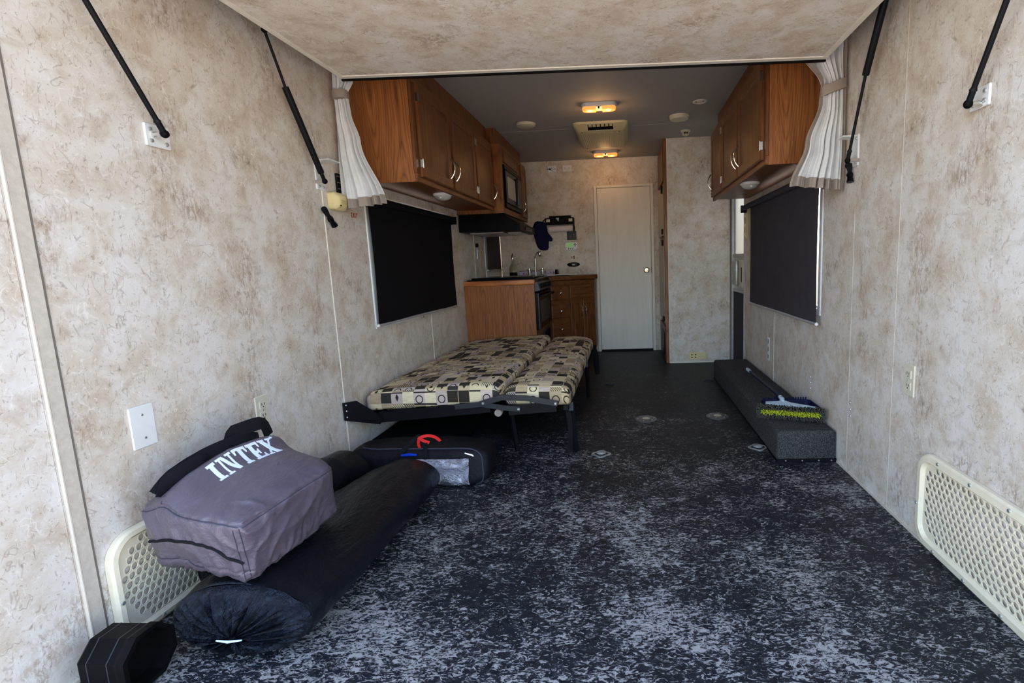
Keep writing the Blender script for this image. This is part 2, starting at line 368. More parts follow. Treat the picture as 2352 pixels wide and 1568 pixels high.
        if parent: ob.parent = parent
        else: ob.location = o
        ORG[ob.name] = o
        if subsurf:
            md = ob.modifiers.new('smooth', 'SUBSURF'); md.levels = md.render_levels = subsurf
        for k, x in (('label', label), ('category', cat), ('group', group), ('kind', kind)):
            if x: ob[k] = x
        return ob
def thing(name, label, cat, loc, group=None, kind=None):
    o = bpy.data.objects.new(name, None); COL.objects.link(o); o.location = loc; o.empty_display_size = .05; ORG[o.name] = Vector(loc)
    if label: o['label'] = label
    if cat: o['category'] = cat
    if group: o['group'] = group
    if kind: o['kind'] = kind
    return o
def rrect(x0, x1, y0, y1, r, n=5):
    out = []
    for cx, cy, a in ((x1 - r, y1 - r, 0), (x0 + r, y1 - r, 90), (x0 + r, y0 + r, 180), (x1 - r, y0 + r, 270)):
        for i in range(n + 1):
            t = radians(a + 90 * i / n); out.append((cx + r * cos(t), cy + r * sin(t)))
    return out
def wallframe(o, u, n):
    """matrix: local x->u, y->world up, z->n (outward)"""
    u = Vector(u).normalized(); n = Vector(n).normalized(); z = Vector((0, 0, 1))
    m = Matrix((u, z, n)).transposed().to_4x4(); m.translation = o; return m
def dent(p, sc, a, seed=0):
    return a * noise.noise(Vector((p[0] * sc + seed, p[1] * sc, p[2] * sc)))

# ------------------------------------------------------------------ setting
def panel_wall(mb, xin, xout, y0, y1, z0, z1, holes):
    """box wall slab between x=xin (room side) and xout, with rectangular openings (ya,yb,za,zb)"""
    ys = sorted({y0, y1} | {v for h in holes for v in h[:2] if y0 < v < y1}); zs = sorted({z0, z1} | {v for h in holes for v in h[2:] if z0 < v < z1})
    for i in range(len(ys) - 1):
        for j in range(len(zs) - 1):
            cy, cz = (ys[i] + ys[i + 1]) / 2, (zs[j] + zs[j + 1]) / 2
            if any(h[0] < cy < h[1] and h[2] < cz < h[3] for h in holes): continue
            mb.box(min(xin, xout), max(xin, xout), ys[i], ys[i + 1], zs[j], zs[j + 1])
    return mb
WL = (2.875, 4.05, .76, 1.42); WK = (5.30, 5.58, 1.02, 1.42); WR = (2.768, 4.08, .72, 1.42); DR = (4.49, 5.055, .0, 1.93)
wl = thing('wall_left', None, None, (0, YR, 0), kind='structure')
for y0, y1 in ((YR, 1.128), (1.128, 2.405), (2.405, 3.632), (3.632, 4.82), (4.82, YF)):
    panel_wall(MB(), 0, -.05, y0 + .0008, y1 - .0008, -.02, H, [WL, WK]).build('wall_panel', 'wall', wl, smooth=0)
for y, z0, z1, w in ((2.411, .0, 1.45, .008), (3.632, 0, .70, .009), (4.82, .9, 1.32, .012)):
    MB().box(0, .004, y - w / 2, y + w / 2, z0, z1, .0015).build('seam_strip', 'seam', wl)
wr = thing('wall_right', None, None, (W, YR, 0), kind='structure')
for y0, y1 in ((YR, 2.005), (2.005, 2.378), (2.378, 3.597), (3.597, 4.47), (4.47, YF)):
    panel_wall(MB(), W, W + .05, y0 + .0008, y1 - .0008, -.02, H, [WR, DR]).build('wall_panel', 'wall', wr, smooth=0)
for y, z0, z1, w in ((2.378, .0, 1.2, .005), (3.597, 0, .66, .009), (1.995, 0, 2.0, .0022)):
    MB().box(W - .002, W, y - w / 2, y + w / 2, z0, z1, .0006).build('seam_strip', 'trimdirty' if w < .006 else 'seam', wr)
wf = thing('wall_far', None, None, (1.2, YF, 0), kind='structure')
for x0, x1 in ((0, 1.215), (1.215, W)):
    MB().box(x0 + .0005, x1 - .0005, YF, YF + .05, -.02, H).build('wall_panel', 'wall', wf, smooth=0)
MB().box(1.198, 1.232, YF - .004, YF, 1.864, H, .0015).build('seam_strip', 'wall', wf)
fl = MB().box(-.05, W + .05, YR, YF + .05, -.06, 0).build('floor', 'floor', kind='structure', smooth=0)
ce = MB().box(-.05, W + .05, YR, YF + .05, H, H + .08).build('ceiling', 'ceil', kind='structure', smooth=0)
MB().box(0, W, 4.53, 4.542, H - .003, H, .001).build('seam_strip', 'ceil', ce)
gr = MB().box(-14, 16, -14, 16, -.62, -.6).build('ground', 'gravel', kind='structure', smooth=0)
# rear trim strips on the left wall: dull flat strip with a pale bead on its rear edge
t1 = thing('trim_1', None, None, (0, 1.15, 0), kind='structure')
MB().box(0, .006, 1.138, 1.172, 0, H, .002).build('flat_strip', 'trimdirty', t1)
MB().box(0, .009, 1.129, 1.138, 0, H, .003).build('bead', 'trimwhite', t1)
MB().box(0, .003, 1.172, 1.178, 0, H).build('groove', 'grey_line', t1)
MB().box(W - .006, W, YR, 5.06, 0, .008).build('baseboard_right', 'trimwhite', kind='structure')
MB().box(0, .006, YR, 4.43, 0, .008).build('baseboard_left', 'trimwhite', kind='structure')
# partition in front of the refrigerator
wc = thing('wall_closet', None, None, (2.1, 5.06, 0), kind='structure')
MB().box(1.832, W, 5.06, 5.082, 0, H).build('wall_panel', 'wall', wc, smooth=0)
MB().box(1.800, 1.832, 5.052, 5.086, 0, H, .004).build('corner_post', 'oak', wc)
MB().box(1.832, 1.838, 5.054, 5.06, 0, H).build('corner_bead', 'seam', wc)
MB().box(1.835, 2.43, 5.054, 5.06, 0, .012).build('base_bead', 'seam', wc)
MB().box(2.424, 2.438, 5.048, 5.06, 0, H, .003).build('edge_trim', 'grey_line', wc)

# bathroom door in the far wall
d1 = thing('door_1', None, None, (1.41, YF, 0), kind='structure')
MB().box(1.122, 1.708, YF - .018, YF - .001, .022, 1.828, .003).build('door_leaf', 'door', d1)
MB().box(1.118, 1.712, YF - .012, YF - .0005, 0, .021).build('floor_gap', 'black', d1)
for x0, x1, z0, z1 in ((1.085, 1.118, 0, 1.862), (1.712, 1.745, 0, 1.862), (1.118, 1.712, 1.832, 1.862)):
    MB().box(x0, x1, YF - .022, YF - .0005, z0, z1, .004).build('casing', 'door', d1)
kb = MB().lathe([(.032, 0), (.032, .006), (.014, .012), (.012, .03), (.026, .04), (.03, .055), (.022, .066), (.004, .068)], (0, 0, 0), 'z', 24)
kb.v = [(1.653 + x, YF - .018 - z, .916 + y) for x, y, z in kb.v]; kb.build('door_knob', 'brass', d1)
MB().box(1.708, 1.7125, YF - .021, YF - .01, .88, .95).build('strike_plate', 'black', d1)

# entry door in the right wall
d2 = thing('door_2', None, None, (W, 4.77, 0), kind='structure')
ya, yb = 4.49, 5.055
for y0, y1, z0, z1 in ((ya, ya + .03, .0, 1.93), (yb - .035, yb, 0, 1.93), (ya + .03, yb - .035, 1.9, 1.93)):
    MB().box(W - .006, W + .05, y0, y1, z0, z1, .003).build('door_frame', 'silver', d2)
MB().box(W + .012, W + .03, ya + .03, yb - .035, .02, .70).build('lower_panel', 'shade2', d2)
MB().box(W + .018, W + .024, ya + .03, yb - .035, 1.05, 1.9).build('upper_pane', 'frostg', d2)
for z0, z1 in ((.70, .725), (1.02, 1.05), (.0, .02)):
    MB().box(W + .004, W + .034, ya + .03, yb - .035, z0, z1, .004).build('cross_bar', 'silver', d2)
MB().box(W + .016, W + .03, ya + .03, yb - .035, .725, 1.02).build('middle_panel', 'frost', d2)
lt = MB().box(W - .004, W + .016, 4.83, 5.0, .76, .99, .01, 2).build('latch_plate', 'steel', d2)
MB().box(W - .012, W - .003, 4.86, 4.88, .78, .97, .004).build('slider', 'chrome', lt)
MB().box(W - .002, W + .016, 4.56, 4.74, .75, 1.0, .015, 2).build('latch_cover', 'ivory', d2)
MB().box(W - .004, W - .001, 4.60, 4.63, .80, .93).build('finger_slot', 'black', d2)
MB().box(2.36, W + .05, 4.46, 5.05, 0, .006, .002).build('threshold', 'steel', d2)

# windows
def window(i, x, out, hole, fw_=.022):
    y0, y1, z0, z1 = hole; s = 1 if out > 0 else -1
    w = thing('window_%d' % i, None, None, (x, (y0 + y1) / 2, z0), kind='structure')
    def bx(a, b, c, d, e, f): return (min(a, b), max(a, b), c, d, e, f)
    for (c, d, e, f) in ((y0 - fw_, y0 + .012, z0 - fw_, z1 + fw_), (y1 - .012, y1 + fw_, z0 - fw_, z1 + fw_), (y0 + .012, y1 - .012, z0 - fw_, z0 + .012), (y0 + .012, y1 - .012, z1 - .012, z1 + fw_)):
        MB().box(*bx(x - s * .007, x + s * .002, c, d, e, f), .002).build('window_frame', 'white', w)
    for (c, d, e, f) in ((y0, y0 + .02, z0, z1), (y1 - .02, y1, z0, z1), (y0 + .02, y1 - .02, z0, z0 + .02), (y0 + .02, y1 - .02, z1 - .02, z1)):
        MB().box(*bx(x + s * .02, x + s * .05, c, d, e, f)).build('outer_frame', 'silver', w)
    MB().box(*bx(x + s * .03, x + s * .034, y0 + .02, y1 - .02, z0 + .02, z1 - .02)).build('pane', 'glass', w, smooth=0)
    return w
window(1, 0, -1, WL, .072); window(2, W, 1, WR, .024); window(3, 0, -1, WK, .125)

# ------------------------------------------------------------------ roller blinds
def blind(name, label, x, y0, y1, zt, zb, mat, sgn, roll_y0, roll_y1, rod=True, bow=.012):
    t = thing(name, label, 'blind', (x, (y0 + y1) / 2, zb), 'roller blinds on the windows')
    f = lambda u, v, s: (x + (.0015 if s else 0) + sgn * .004 * sin(u * pi * 3) * (1 - v) , y0 + (y1 - y0) * u + (bow * sin(pi * v) * (1 if u < .5 else -1) * abs(2 * u - 1)), zb + (zt - zb) * v)
    MB().sheet(f, 24, 16, .0015).build('blind_fabric', mat, t)
    MB().cyl((x + sgn * .012, roll_y0, zt + .005), (x + sgn * .012, roll_y1, zt + .005), .021, n=18).build('roller', mat, t)
    MB().cyl((x, y0 - .006, zb - .006), (x, y1 + .006, zb - .006), .008, n=12).build('bottom_rail', 'silver', t, 'silver bottom rail')
    for y in (y0 - .008, y1 + .008):
        MB().sphere((x, y, zb - .006), .0095, 10, 6).build('end_cap', 'white', t)
    ym = (y0 + y1) / 2 - .05
    pt = MB().box(x - .006, x + .006, ym - .012, ym + .012, zb - .03, zb - .012, .003); pt.build('pull_tab', 'chrome', t)
    for y in (roll_y0 - .006, roll_y1 + .006):
        MB().box(min(x - sgn * .02, x + sgn * .03), max(x - sgn * .02, x + sgn * .03), y - .004, y + .004, zt - .03, zt + .03, .003).build('mount_bracket', 'black', t)
    return t
blind('roller_blind', 'black roller blind covering the window in front of the sofa bed wall', .03, 2.785, 4.125, 1.395, .715, 'shade', 1, 2.80, 4.17)
blind('roller_blind', 'charcoal roller blind above the grey carpeted box', W - .04, 2.70, 4.14, 1.405, .665, 'shade2', -1, 2.70, 4.34)
b3 = blind('roller_blind', 'small dark blind above the kitchen counter, under the range hood', .03, 5.155, 5.70, 1.42, .985, 'shade2', 1, 5.14, 5.72)

# ------------------------------------------------------------------ drop down bed overhead
bz = lambda x: 1.896 - (x - .145) / 2.17 * .043
t = thing('drop_down_bed', 'raised bed platform overhead with a wallpaper covered underside', 'bed', (1.23, 1.7, 1.87))
def slab(mb, x0, x1, y0, y1, dz0, dz1):
    return mb.add([(x, y, bz(x) + d) for x in (x0, x1) for y in (y0, y1) for d in (dz0, dz1)], [(0, 1, 3, 2), (4, 6, 7, 5), (0, 4, 5, 1), (2, 3, 7, 6), (0, 2, 6, 4), (1, 5, 7, 3)])
slab(MB(), .145, 2.315, .98, 2.42, 0, .012).build('underside_panel', 'wall', t, smooth=0)
slab(MB(), .15, 2.31, .985, 2.40, .012, .10).build('bed_frame', 'grey_line', t, smooth=0)
slab(MB(), .145, 2.315, 2.395, 2.422, -.004, .0).build('front_edge_trim', 'seam', t, smooth=0)
slab(MB(), .145, .168, .98, 2.395, -.003, .0).build('side_edge_trim', 'seam', t, smooth=0)
slab(MB(), 2.292, 2.315, .98, 2.395, -.003, .0).build('side_edge_trim', 'seam', t, smooth=0)
slab(MB(), .145, 2.315, 2.422, 2.436, -.011, .10).build('rubber_gasket', 'black', t, 'dark worn gasket along the edge', smooth=0)
slab(MB(), .16, 2.30, .99, 2.39, .10, .19).build('mattress', 'curtain', t, smooth=0)

# ------------------------------------------------------------------ gas struts
def strut(label, s, ball, mid, top, r_low, r_high, plate, bracket=False):
    """s=+1 left wall, -1 right wall; ball = lower ball stud; plate=(y0,y1,z0,z1) on the wall"""
    wx = 0 if s > 0 else W
    t = thing('gas_strut', label, 'gas strut', (wx, plate[0], plate[2]), 'gas struts holding up the overhead bed')
    y0, y1, z0, z1 = plate
    p = MB().box(min(wx, wx + s * .008), max(wx, wx + s * .008), y0, y1, z0, z1, .002).build('mount_plate', 'white', t, 'white metal mounting plate')
    for by, bz_ in ((y0 + .016, z1 - .016), (y0 + .016, z0 + .016), (y1 - .016, z0 + .014), (y1 - .014, z1 - .014)):
        MB().lathe([(.0065, 0), (.0055, .004), (.002, .0055)], (wx + s * .008, by, bz_), 'x', 10).build('bolt', 'steel', p) if s > 0 else \
            MB().lathe([(.0065, 0), (.0055, -.004), (.002, -.0055)], (wx - .008, by, bz_), 'x', 10).build('bolt', 'steel', p)
    if bracket:
        MB().box(min(wx, wx + s * .06), max(wx, wx + s * .06), y0 + .03, y1 + (.06 if s > 0 else .02), z1 - .004, z1 + .001, .001).build('angle_flange', 'white', t)
    MB().cyl((wx + s * .008, ball[1], ball[2]), (ball[0], ball[1], ball[2]), .008, n=12).build('ball_stud', 'chrome', t)
    b, m_, tp = Vector(ball), Vector(mid), Vector(top)
    d = (m_ - b).normalized()
    MB().sphere(ball, .0125, 14, 8).build('socket_end', 'black', t)
    MB().tube([b + d * .008, b + d * .035, b + d * .036, b + d * .045], [.0085, .0085, .0105, .007], 12).build('socket_neck', 'blackm', t)
    MB().cyl(b + d * .04, m_, r_low, n=14).build('lower_tube', 'blackm', t)
    MB().cyl(m_, tp, r_high, n=14).build('upper_tube', 'blackm', t)
    MB().sphere(top, .012, 12, 6).build('top_end', 'black', t)
    return t
strut('black gas strut nearest the pale vertical strip of rear trim', 1, (.045, 1.540, 1.447), (.06, 1.30, 1.80), (.125, 1.19, 1.93), .0075, .0075, (1.515, 1.598, 1.412, 1.478))
strut('thick gas strut beside the light curtain tied above the cream box', 1, (.05, 2.362, 1.432), (.05, 2.148, 1.774), (.052, 2.055, 1.955), .0135, .0055, (2.368, 2.435, 1.400, 1.540), True)
strut('gas strut with thin lower rod in front of the curtain above carpeted box', -1, (2.385, 2.337, 1.408), (2.39, 2.207, 1.708), (2.385, 2.045, 1.94), .0060, .0135, (2.352, 2.425, 1.39, 1.52), True)
strut('black gas strut high above the ivory outlet plate', -1, (2.395, 1.572, 1.415), (2.385, 1.36, 1.74), (2.33, 1.24, 1.90), .0075, .0075, (1.545, 1.625, 1.405, 1.462))

# hanging black buckles
def buckle(label, pts, w):
    t = thing('strap_buckle', label, 'buckle', pts[0], 'black strap buckles on the walls')
    a, b = Vector(pts[0]), Vector(pts[1]); m_ = a.lerp(b, .45)
    s = 1 if a.x < 1 else -1
    MB().tube([a, a.lerp(b, .2), m_], [.012, .013, .009], 8).build('webbing', 'strap', t)
    MB().sphere(a + Vector((s * .004, 0, -.006)), (.014, .014, .014), 10, 6).build('strap_knot', 'strap', t)
    MB().tube([m_, a.lerp(b, .6), a.lerp(b, .75), b], [.010, .016, .012, .017], 6).build('clip_body', 'blackg', t)
buckle('black strap buckle hanging below the L-shaped bracket near the cream box', [(.016, 2.385, 1.315), (.020, 2.46, 1.238)], .02)
buckle('black strap buckle hanging beneath the thin strut rod by the curtain hem', [(W - .018, 2.41, 1.405), (W - .018, 2.392, 1.325)], .02)

# ------------------------------------------------------------------ curtains
def curtain(label, y, zt, zb, prof, nf, tie, side, tilt=(0, 0), leads=()):
    """prof: list of (z, xl, xr) from top to bottom"""
    t = thing('curtain', label, 'curtain', ((prof[0][1] + prof[0][2]) / 2, y, zb), 'tied curtains beside the overhead bed')
    def width(z):
        for (za, l0, r0_), (zc, l1, r1) in zip(prof, prof[1:]):
            if z >= zc:
                k = (z - zc) / (za - zc) if za > zc else 0; k = max(0, min(1, k)); k = k * k * (3 - 2 * k)
                return l1 + (l0 - l1) * k, r1 + (r0_ - r1) * k
        return prof[-1][1:]
    def f(z0, z1, u0_, u1_, off):
        def g(u, v, s):
            uu = u0_ + (u1_ - u0_) * u; zz = z1 + (z0 - z1) * v
            xl, xr = width(zz); wd_ = xr - xl
            amp = .009 + .013 * min(1, max(0, (1.78 - zz) / .45)) + (.008 if zz > tie[0] else 0)
            ph = (uu + .06 * sin(uu * 7 + side) + .03 * noise.noise(Vector((uu * 4, zz * 3, side)))) * nf * 2 * pi + .6 * sin(zz * 3.5 + side)
            sp_ = sin(ph); fold = amp * ((1 if sp_ > 0 else -1) * abs(sp_) ** .65 + .30 * sin(2.3 * ph + 1.2) + .3 * noise.noise(Vector((uu * 9, zz * 7, side))))
            x = xl + wd_ * (uu + .03 * sin(ph * 1.0 + 1.3) * (1 - abs(2 * uu - 1)))
            zsag = tilt[0] * (uu - .5) * (1 - (zz - zb) / (zt - zb))
            return (x, y + fold * .8 + off + (.003 if s else 0), zz + zsag)
        return g
    MB().sheet(f(zt, zb + .045, 0, 1, 0), 120, 48, .003).build('curtain_cloth', 'curtain', t)
    MB().sheet(f(zb + .0455, zb, 0, 1, 0), 120, 6, .003).build('hem_band', 'hem', t, 'taupe hem band')
    for a, b in leads:
        MB().sheet(f(zt, zb + .045, a, b, -.006), 6, 40, .003).build('edge_band', 'hem', t, 'taupe edge band')
    xl, xr = width((tie[0] + tie[1]) / 2); cx, rx = (xl + xr) / 2, (xr - xl) / 2 + .004
    rs = []
    for z in (tie[1], (tie[0] + tie[1]) / 2, tie[0]):
        rs.append([(cx + rx * cos(a), y - .002 + .030 * sin(a), z + tie[2] * cos(a)) for a in [2 * pi * k / 28 for k in range(28)]])
    MB().rings(rs).build('tieback', 'hem', t, 'taupe cloth tieback')
curtain('off-white tied curtain hanging over the egress window by the EXIT sticker', 2.55, 2.06, 1.335, [(2.06, .03, .140), (1.93, .03, .130), (1.865, .030, .098), (1.78, .030, .106), (1.64, .03, .140), (1.33, .03, .244)], 4.0, (1.885, 1.846, .002), 0, (.02, 0))
curtain('off-white tied curtain with taupe border in front of the narrower oak cabinet', 2.475, 2.04, 1.315, [(2.04, 2.21, 2.425), (1.90, 2.235, 2.425), (1.755, 2.318, 2.422), (1.68, 2.312, 2.424), (1.50, 2.255, 2.428), (1.31, 2.190, 2.432)], 5.2, (1.768, 1.726, .018), 2, (-.03, 0), leads=((-.015, .07), (.93, 1.0)))

# ------------------------------------------------------------------ cabinets
def panel_door(parent, name, fr, w, h, mat, th=.018, inset=.05, handle=None, knob=False, hinge=None, rail=None):
    """raised panel door in frame fr (local x along width, y up, z outward)"""
    R = lambda a, b, z: [(a, b, z), (w - a, b, z), (w - a, h - b, z), (a, h - b, z)]
    i = min(inset, h * .22, w * .22); mb = MB(); mb.M = fr
    mb.rings([R(0, 0, 0), R(0, 0, th - .005), R(.006, .006, th), R(i, i, th), R(i + .005, i + .005, th - .008), R(i + .012, i + .012, th - .008), R(i + min(.036, w * .12), i + min(.036, w * .12), th - .002)] if name != 'drawer' and min(w, h) > .11 else
             [R(0, 0, 0), R(0, 0, th - .006), R(.010, .010, th)])
    d = mb.build(name, mat, parent, smooth=.3)
    if handle:
        hx, hy, hl = handle; mb = MB(); mb.M = fr
        pts = [(hx, hy + hl * k / 12, th + .028 * sin(pi * k / 12) ** .8) for k in range(13)]
        mb.tube(pts, [.0035 + .002 * abs(cos(pi * k / 12)) for k in range(13)], 8); mb.build('handle', 'chrome', d, 'curved chrome handle')
    if knob:
        mb = MB(); mb.M = fr; mb.lathe([(.006, 0), (.005, .010), (.011, .016), (.011, .021), (.004, .025)], (w / 2, h / 2, th), 'z', 14); mb.build('knob', 'chrome', d, 'small chrome knob')
    if hinge:
        hx, ys_ = hinge
        for yy in ys_:
            mb = MB(); mb.M = fr; mb.box(hx - .0045, hx + .0045, yy - .022, yy + .022, .004, th + .003, .002); mb.cyl((hx, yy - .024, th + .002), (hx, yy + .024, th + .002), .0035, n=8)
            mb.build('hinge', 'chrome', d, 'chrome hinge')
    return d
Z0, Z1 = 1.478, 2.023
# left overhead
t = thing('overhead_cabinet', 'three-door oak overhead cabinet above the black blind', 'cabinet', (.17, 3.55, Z0), 'oak overhead cabinets')
MB().box(.002, .318, 2.754, 2.768, Z0, Z1).build('end_panel', 'oak_end', t, smooth=0)
MB().box(.004, .316, 2.768, 4.345, Z0 + .012, Z0 + .026).build('bottom_panel', 'oak_d', t, smooth=0)
for z0, z1 in ((Z0, Z0 + .045), (Z1 - .04, Z1)):
    MB().box(.316, .334, 2.754, 4.355, z0, z1, .003).build('face_rail', 'oak_y', t)
for y0, y1 in ((2.754, 2.81), (3.26, 3.33), (3.80, 3.865), (4.31, 4.355)):
    MB().box(.316, .3335, y0, y1, Z0 + .045, Z1 - .04).build('face_stile', 'oak_d', t)
MB().box(.002, .30, 2.76, 4.35, Z1 - .015, H).build('top_filler', 'oak_d', t, smooth=0)
for y0, y1, hx, hg in ((2.80, 3.285, .445, 0.0), (3.315, 3.82, .10, None), (3.85, 4.33, .445, 0.0)):
    fr = wallframe((.334, y0, Z0 + .03), (0, 1, 0), (1, 0, 0))
    panel_door(t, 'door', fr, y1 - y0, Z1 - Z0 - .065, 'oak_d', handle=(min(hx, y1 - y0 - .03) if hx > .2 else .035, .06, .12), hinge=((.0, (.07, .41)) if hg is not None else (y1 - y0, (.07, .41))))
MB().box(0, .03, 2.74, 4.30, 1.432, Z0 + .012, .003).build('trim_4', 'wall', kind='structure')
# right overhead
t = thing('overhead_cabinet', 'three-door oak overhead cabinet above the charcoal blind', 'cabinet', (2.3, 3.55, Z0), 'oak overhead cabinets')
MB().box(2.165, W - .002, 2.757, 2.771, Z0, Z1).build('end_panel', 'oak_end', t, smooth=0)
MB().box(2.167, W - .004, 2.771, 4.35, Z0 + .012, Z0 + .026).build('bottom_panel', 'oak_d', t, smooth=0)
for z0, z1 in ((Z0, Z0 + .045), (Z1 - .04, Z1)):
    MB().box(2.149, 2.167, 2.757, 4.361, z0, z1, .003).build('face_rail', 'oak_y', t)
for y0, y1 in ((2.757, 2.80), (3.32, 3.375), (3.86, 3.92), (4.31, 4.361)):
    MB().box(2.1495, 2.167, y0, y1, Z0 + .045, Z1 - .04).build('face_stile', 'oak_d', t)
MB().box(2.19, W - .002, 2.76, 4.35, Z1 - .015, H).build('top_filler', 'oak_d', t, smooth=0)
for y0, y1, side, hg in ((2.79, 3.335, 1, 0), (3.36, 3.875, 0, 1), (3.90, 4.345, 1, 0)):
    fr = wallframe((2.149, y0, Z0 + .03), (0, 1, 0), (-1, 0, 0)); w = y1 - y0
    panel_door(t, 'door', fr, w, Z1 - Z0 - .065, 'oak_d', handle=((w - .03) if side else .03, .06, .12), hinge=((.0 if hg == 0 else w), (.07, .41)))
def puck(label, x, y):
    t = thing('cabinet_light', label, 'light', (x, y, Z0 + .012), 'under-cabinet lights')
    a = Z0 + .012
    MB().lathe([(.062, 0), (.062, -.008), (.054, -.014)], (x, y, a), 'z', 28).build('lamp_housing', 'white', t)
    MB().lathe([(.054, -.012), (.05, -.024), (.036, -.036), (.012, -.042), (.002, -.043)], (x, y, a), 'z', 28).build('lamp_lens', 'frost', t)
    MB().box(x - .006, x + .006, y - .052, y - .044, a - .034, a - .022, .002).build('switch', 'white', t)
puck('unlit dome light under the cabinet above the black blind', .262, 3.33)
puck('unlit dome light under the cabinet above the charcoal blind', 2.235, 3.46)

# microwave cabinet and what belongs to it
t = thing('microwave_cabinet', 'oak wall cabinet housing the microwave, next to the overhead doors', 'cabinet', (.2, 4.8, 1.46))
MB().box(.002, .41, 4.358, 4.376, 1.46, 2.02).build('end_panel', 'oak', t, smooth=0)
MB().box(.002, .41, 5.40, 5.418, 1.46, 2.02).build('end_panel', 'oak_d', t, smooth=0)
MB().box(.002, .405, 4.376, 5.40, 1.46, 1.474).build('bottom_panel', 'oak_d', t, smooth=0)
MB().box(.002, .37, 4.376, 5.40, 2.005, H).build('top_panel', 'oak_d', t, smooth=0)
MB().box(.39, .41, 4.376, 5.40, 1.46, 1.51, .002).build('face_rail', 'oak_y', t)
MB().box(.39, .41, 4.376, 5.40, 1.87, 2.02, .002).build('face_rail', 'oak_y', t)
for y0, y1 in ((4.376, 4.42), (5.08, 5.40)):
    MB().box(.39, .409, y0, y1, 1.51, 1.87).build('face_stile', 'oak_d', t)
panel_door(t, 'door', wallframe((.41, 4.43, 1.885), (0, 1, 0), (1, 0, 0)), .58, .115, 'oak_d', th=.014, inset=.02)
panel_door(t, 'door', wallframe((.41, 5.12, 1.49), (0, 1, 0), (1, 0, 0)), .25, .50, 'oak_d', th=.016, inset=.045, handle=(.03, .05, .11))
t = thing('microwave', 'black built-in microwave oven in the oak cabinet', 'microwave', (.4, 4.75, 1.51))
MB().box(.06, .412, 4.425, 5.07, 1.515, 1.865, .004).build('microwave_body', 'blackg', t)
for z0, z1 in ((1.515, 1.55), (1.83, 1.865)):
    v = MB().box(.412, .424, 4.425, 5.075, z0, z1, .003).build('vent_strip', 'black', t)
    for k in range(10):
        MB().box(.424, .426, 4.45 + k * .06, 4.49 + k * .06, z0 + .008, z0 + .013).build('slot', 'bluegrey', v)
MB().box(.412, .428, 4.43, 4.86, 1.555, 1.825, .004).build('microwave_door', 'blackg', t)
MB().box(.428, .4295, 4.50, 4.80, 1.60, 1.78).build('door_window', 'frost', t)
MB().box(.412, .43, 4.87, 5.07, 1.555, 1.825, .004).build('control_panel', 'bluegrey', t)
MB().box(.43, .452, 4.84, 4.862, 1.57, 1.81, .006, 2).build('handle', 'bluegrey', t)

# range hood
t = thing('range_hood', 'black range hood hung beneath the microwave cabinet', 'hood', (.28, 4.8, 1.31))
def hood_ring(x1, y0, y1, z): return [(.004, y0, z), (x1, y0, z), (x1, y1, z), (.004, y1, z)]
MB().rings([hood_ring(.40, 4.41, 5.12, 1.459), hood_ring(.42, 4.405, 5.12, 1.44), hood_ring(.53, 4.40, 5.12, 1.372), hood_ring(.535, 4.40, 5.12, 1.318), hood_ring(.525, 4.41, 5.12, 1.314)]).build('hood_shell', 'black', t, smooth=.2)
MB().box(.06, .36, 4.52, 5.05, 1.306, 1.3138, .002).build('grease_filter', 'silver', t)
MB().box(.38, .50, 4.6, 4.98, 1.304, 1.3138, .002).build('lamp_cover', 'frost', t)
MB().box(.533, .54, 4.62, 4.95, 1.325, 1.36, .002).build('switch_strip', 'blackg', t)

# kitchen base
CZ = .892
t = thing('range', 'black gas range with folded black cover beside the oak end panel', 'stove', (.31, 4.85, 0))
MB().box(.02, .615, 4.462, 5.222, .40, .865).build('range_body', 'black', t, smooth=0)
MB().box(.02, .63, 4.458, 5.226, .865, .903, .006, 2).build('cooktop', 'blackg', t)
MB().box(.05, .60, 4.50, 5.19, .903, .918, .005).build('cooktop_cover', 'blackg', t)
cp = MB().add([(.615, y, z) for y in (4.462, 5.222) for z in (.785, .868)] + [(.668, y, .795) for y in (4.462, 5.222)] + [(.645, y, .868) for y in (4.462, 5.222)],
              [(0, 1, 6, 4), (2, 5, 7, 3), (0, 4, 5, 2), (1, 3, 7, 6), (4, 6, 7, 5), (0, 2, 3, 1)]).build('control_panel', 'bluegrey', t, smooth=.2)
for k in range(5):
    MB().lathe([(.022, 0), (.020, .018), (.010, .021)], (.656, 4.56 + k * .125, .832), 'x', 14).build('burner_knob', 'black', cp)
od = MB().box(.615, .650, 4.466, 5.218, .445, .775, .004).build('oven_door', 'blackg', t)
MB().box(.649, .652, 4.56, 5.12, .50, .70, .001).build('oven_window', 'bluegrey', od)
oh = MB().cyl((.685, 4.52, .742), (.685, 5.16, .742), .011, n=12).build('oven_handle', 'black', od)
for y in (4.55, 5.13): MB().box(.65, .685, y - .008, y + .008, .734, .75, .002).build('handle_post', 'black', od)
MB().box(.642, .654, 4.462, 4.478, .45, .77, .003).build('lit_door_edge', 'bluegrey', od, 'steel-blue strip colouring the door edge as lit')  # light catching the oven door edge is put into this strip's colour

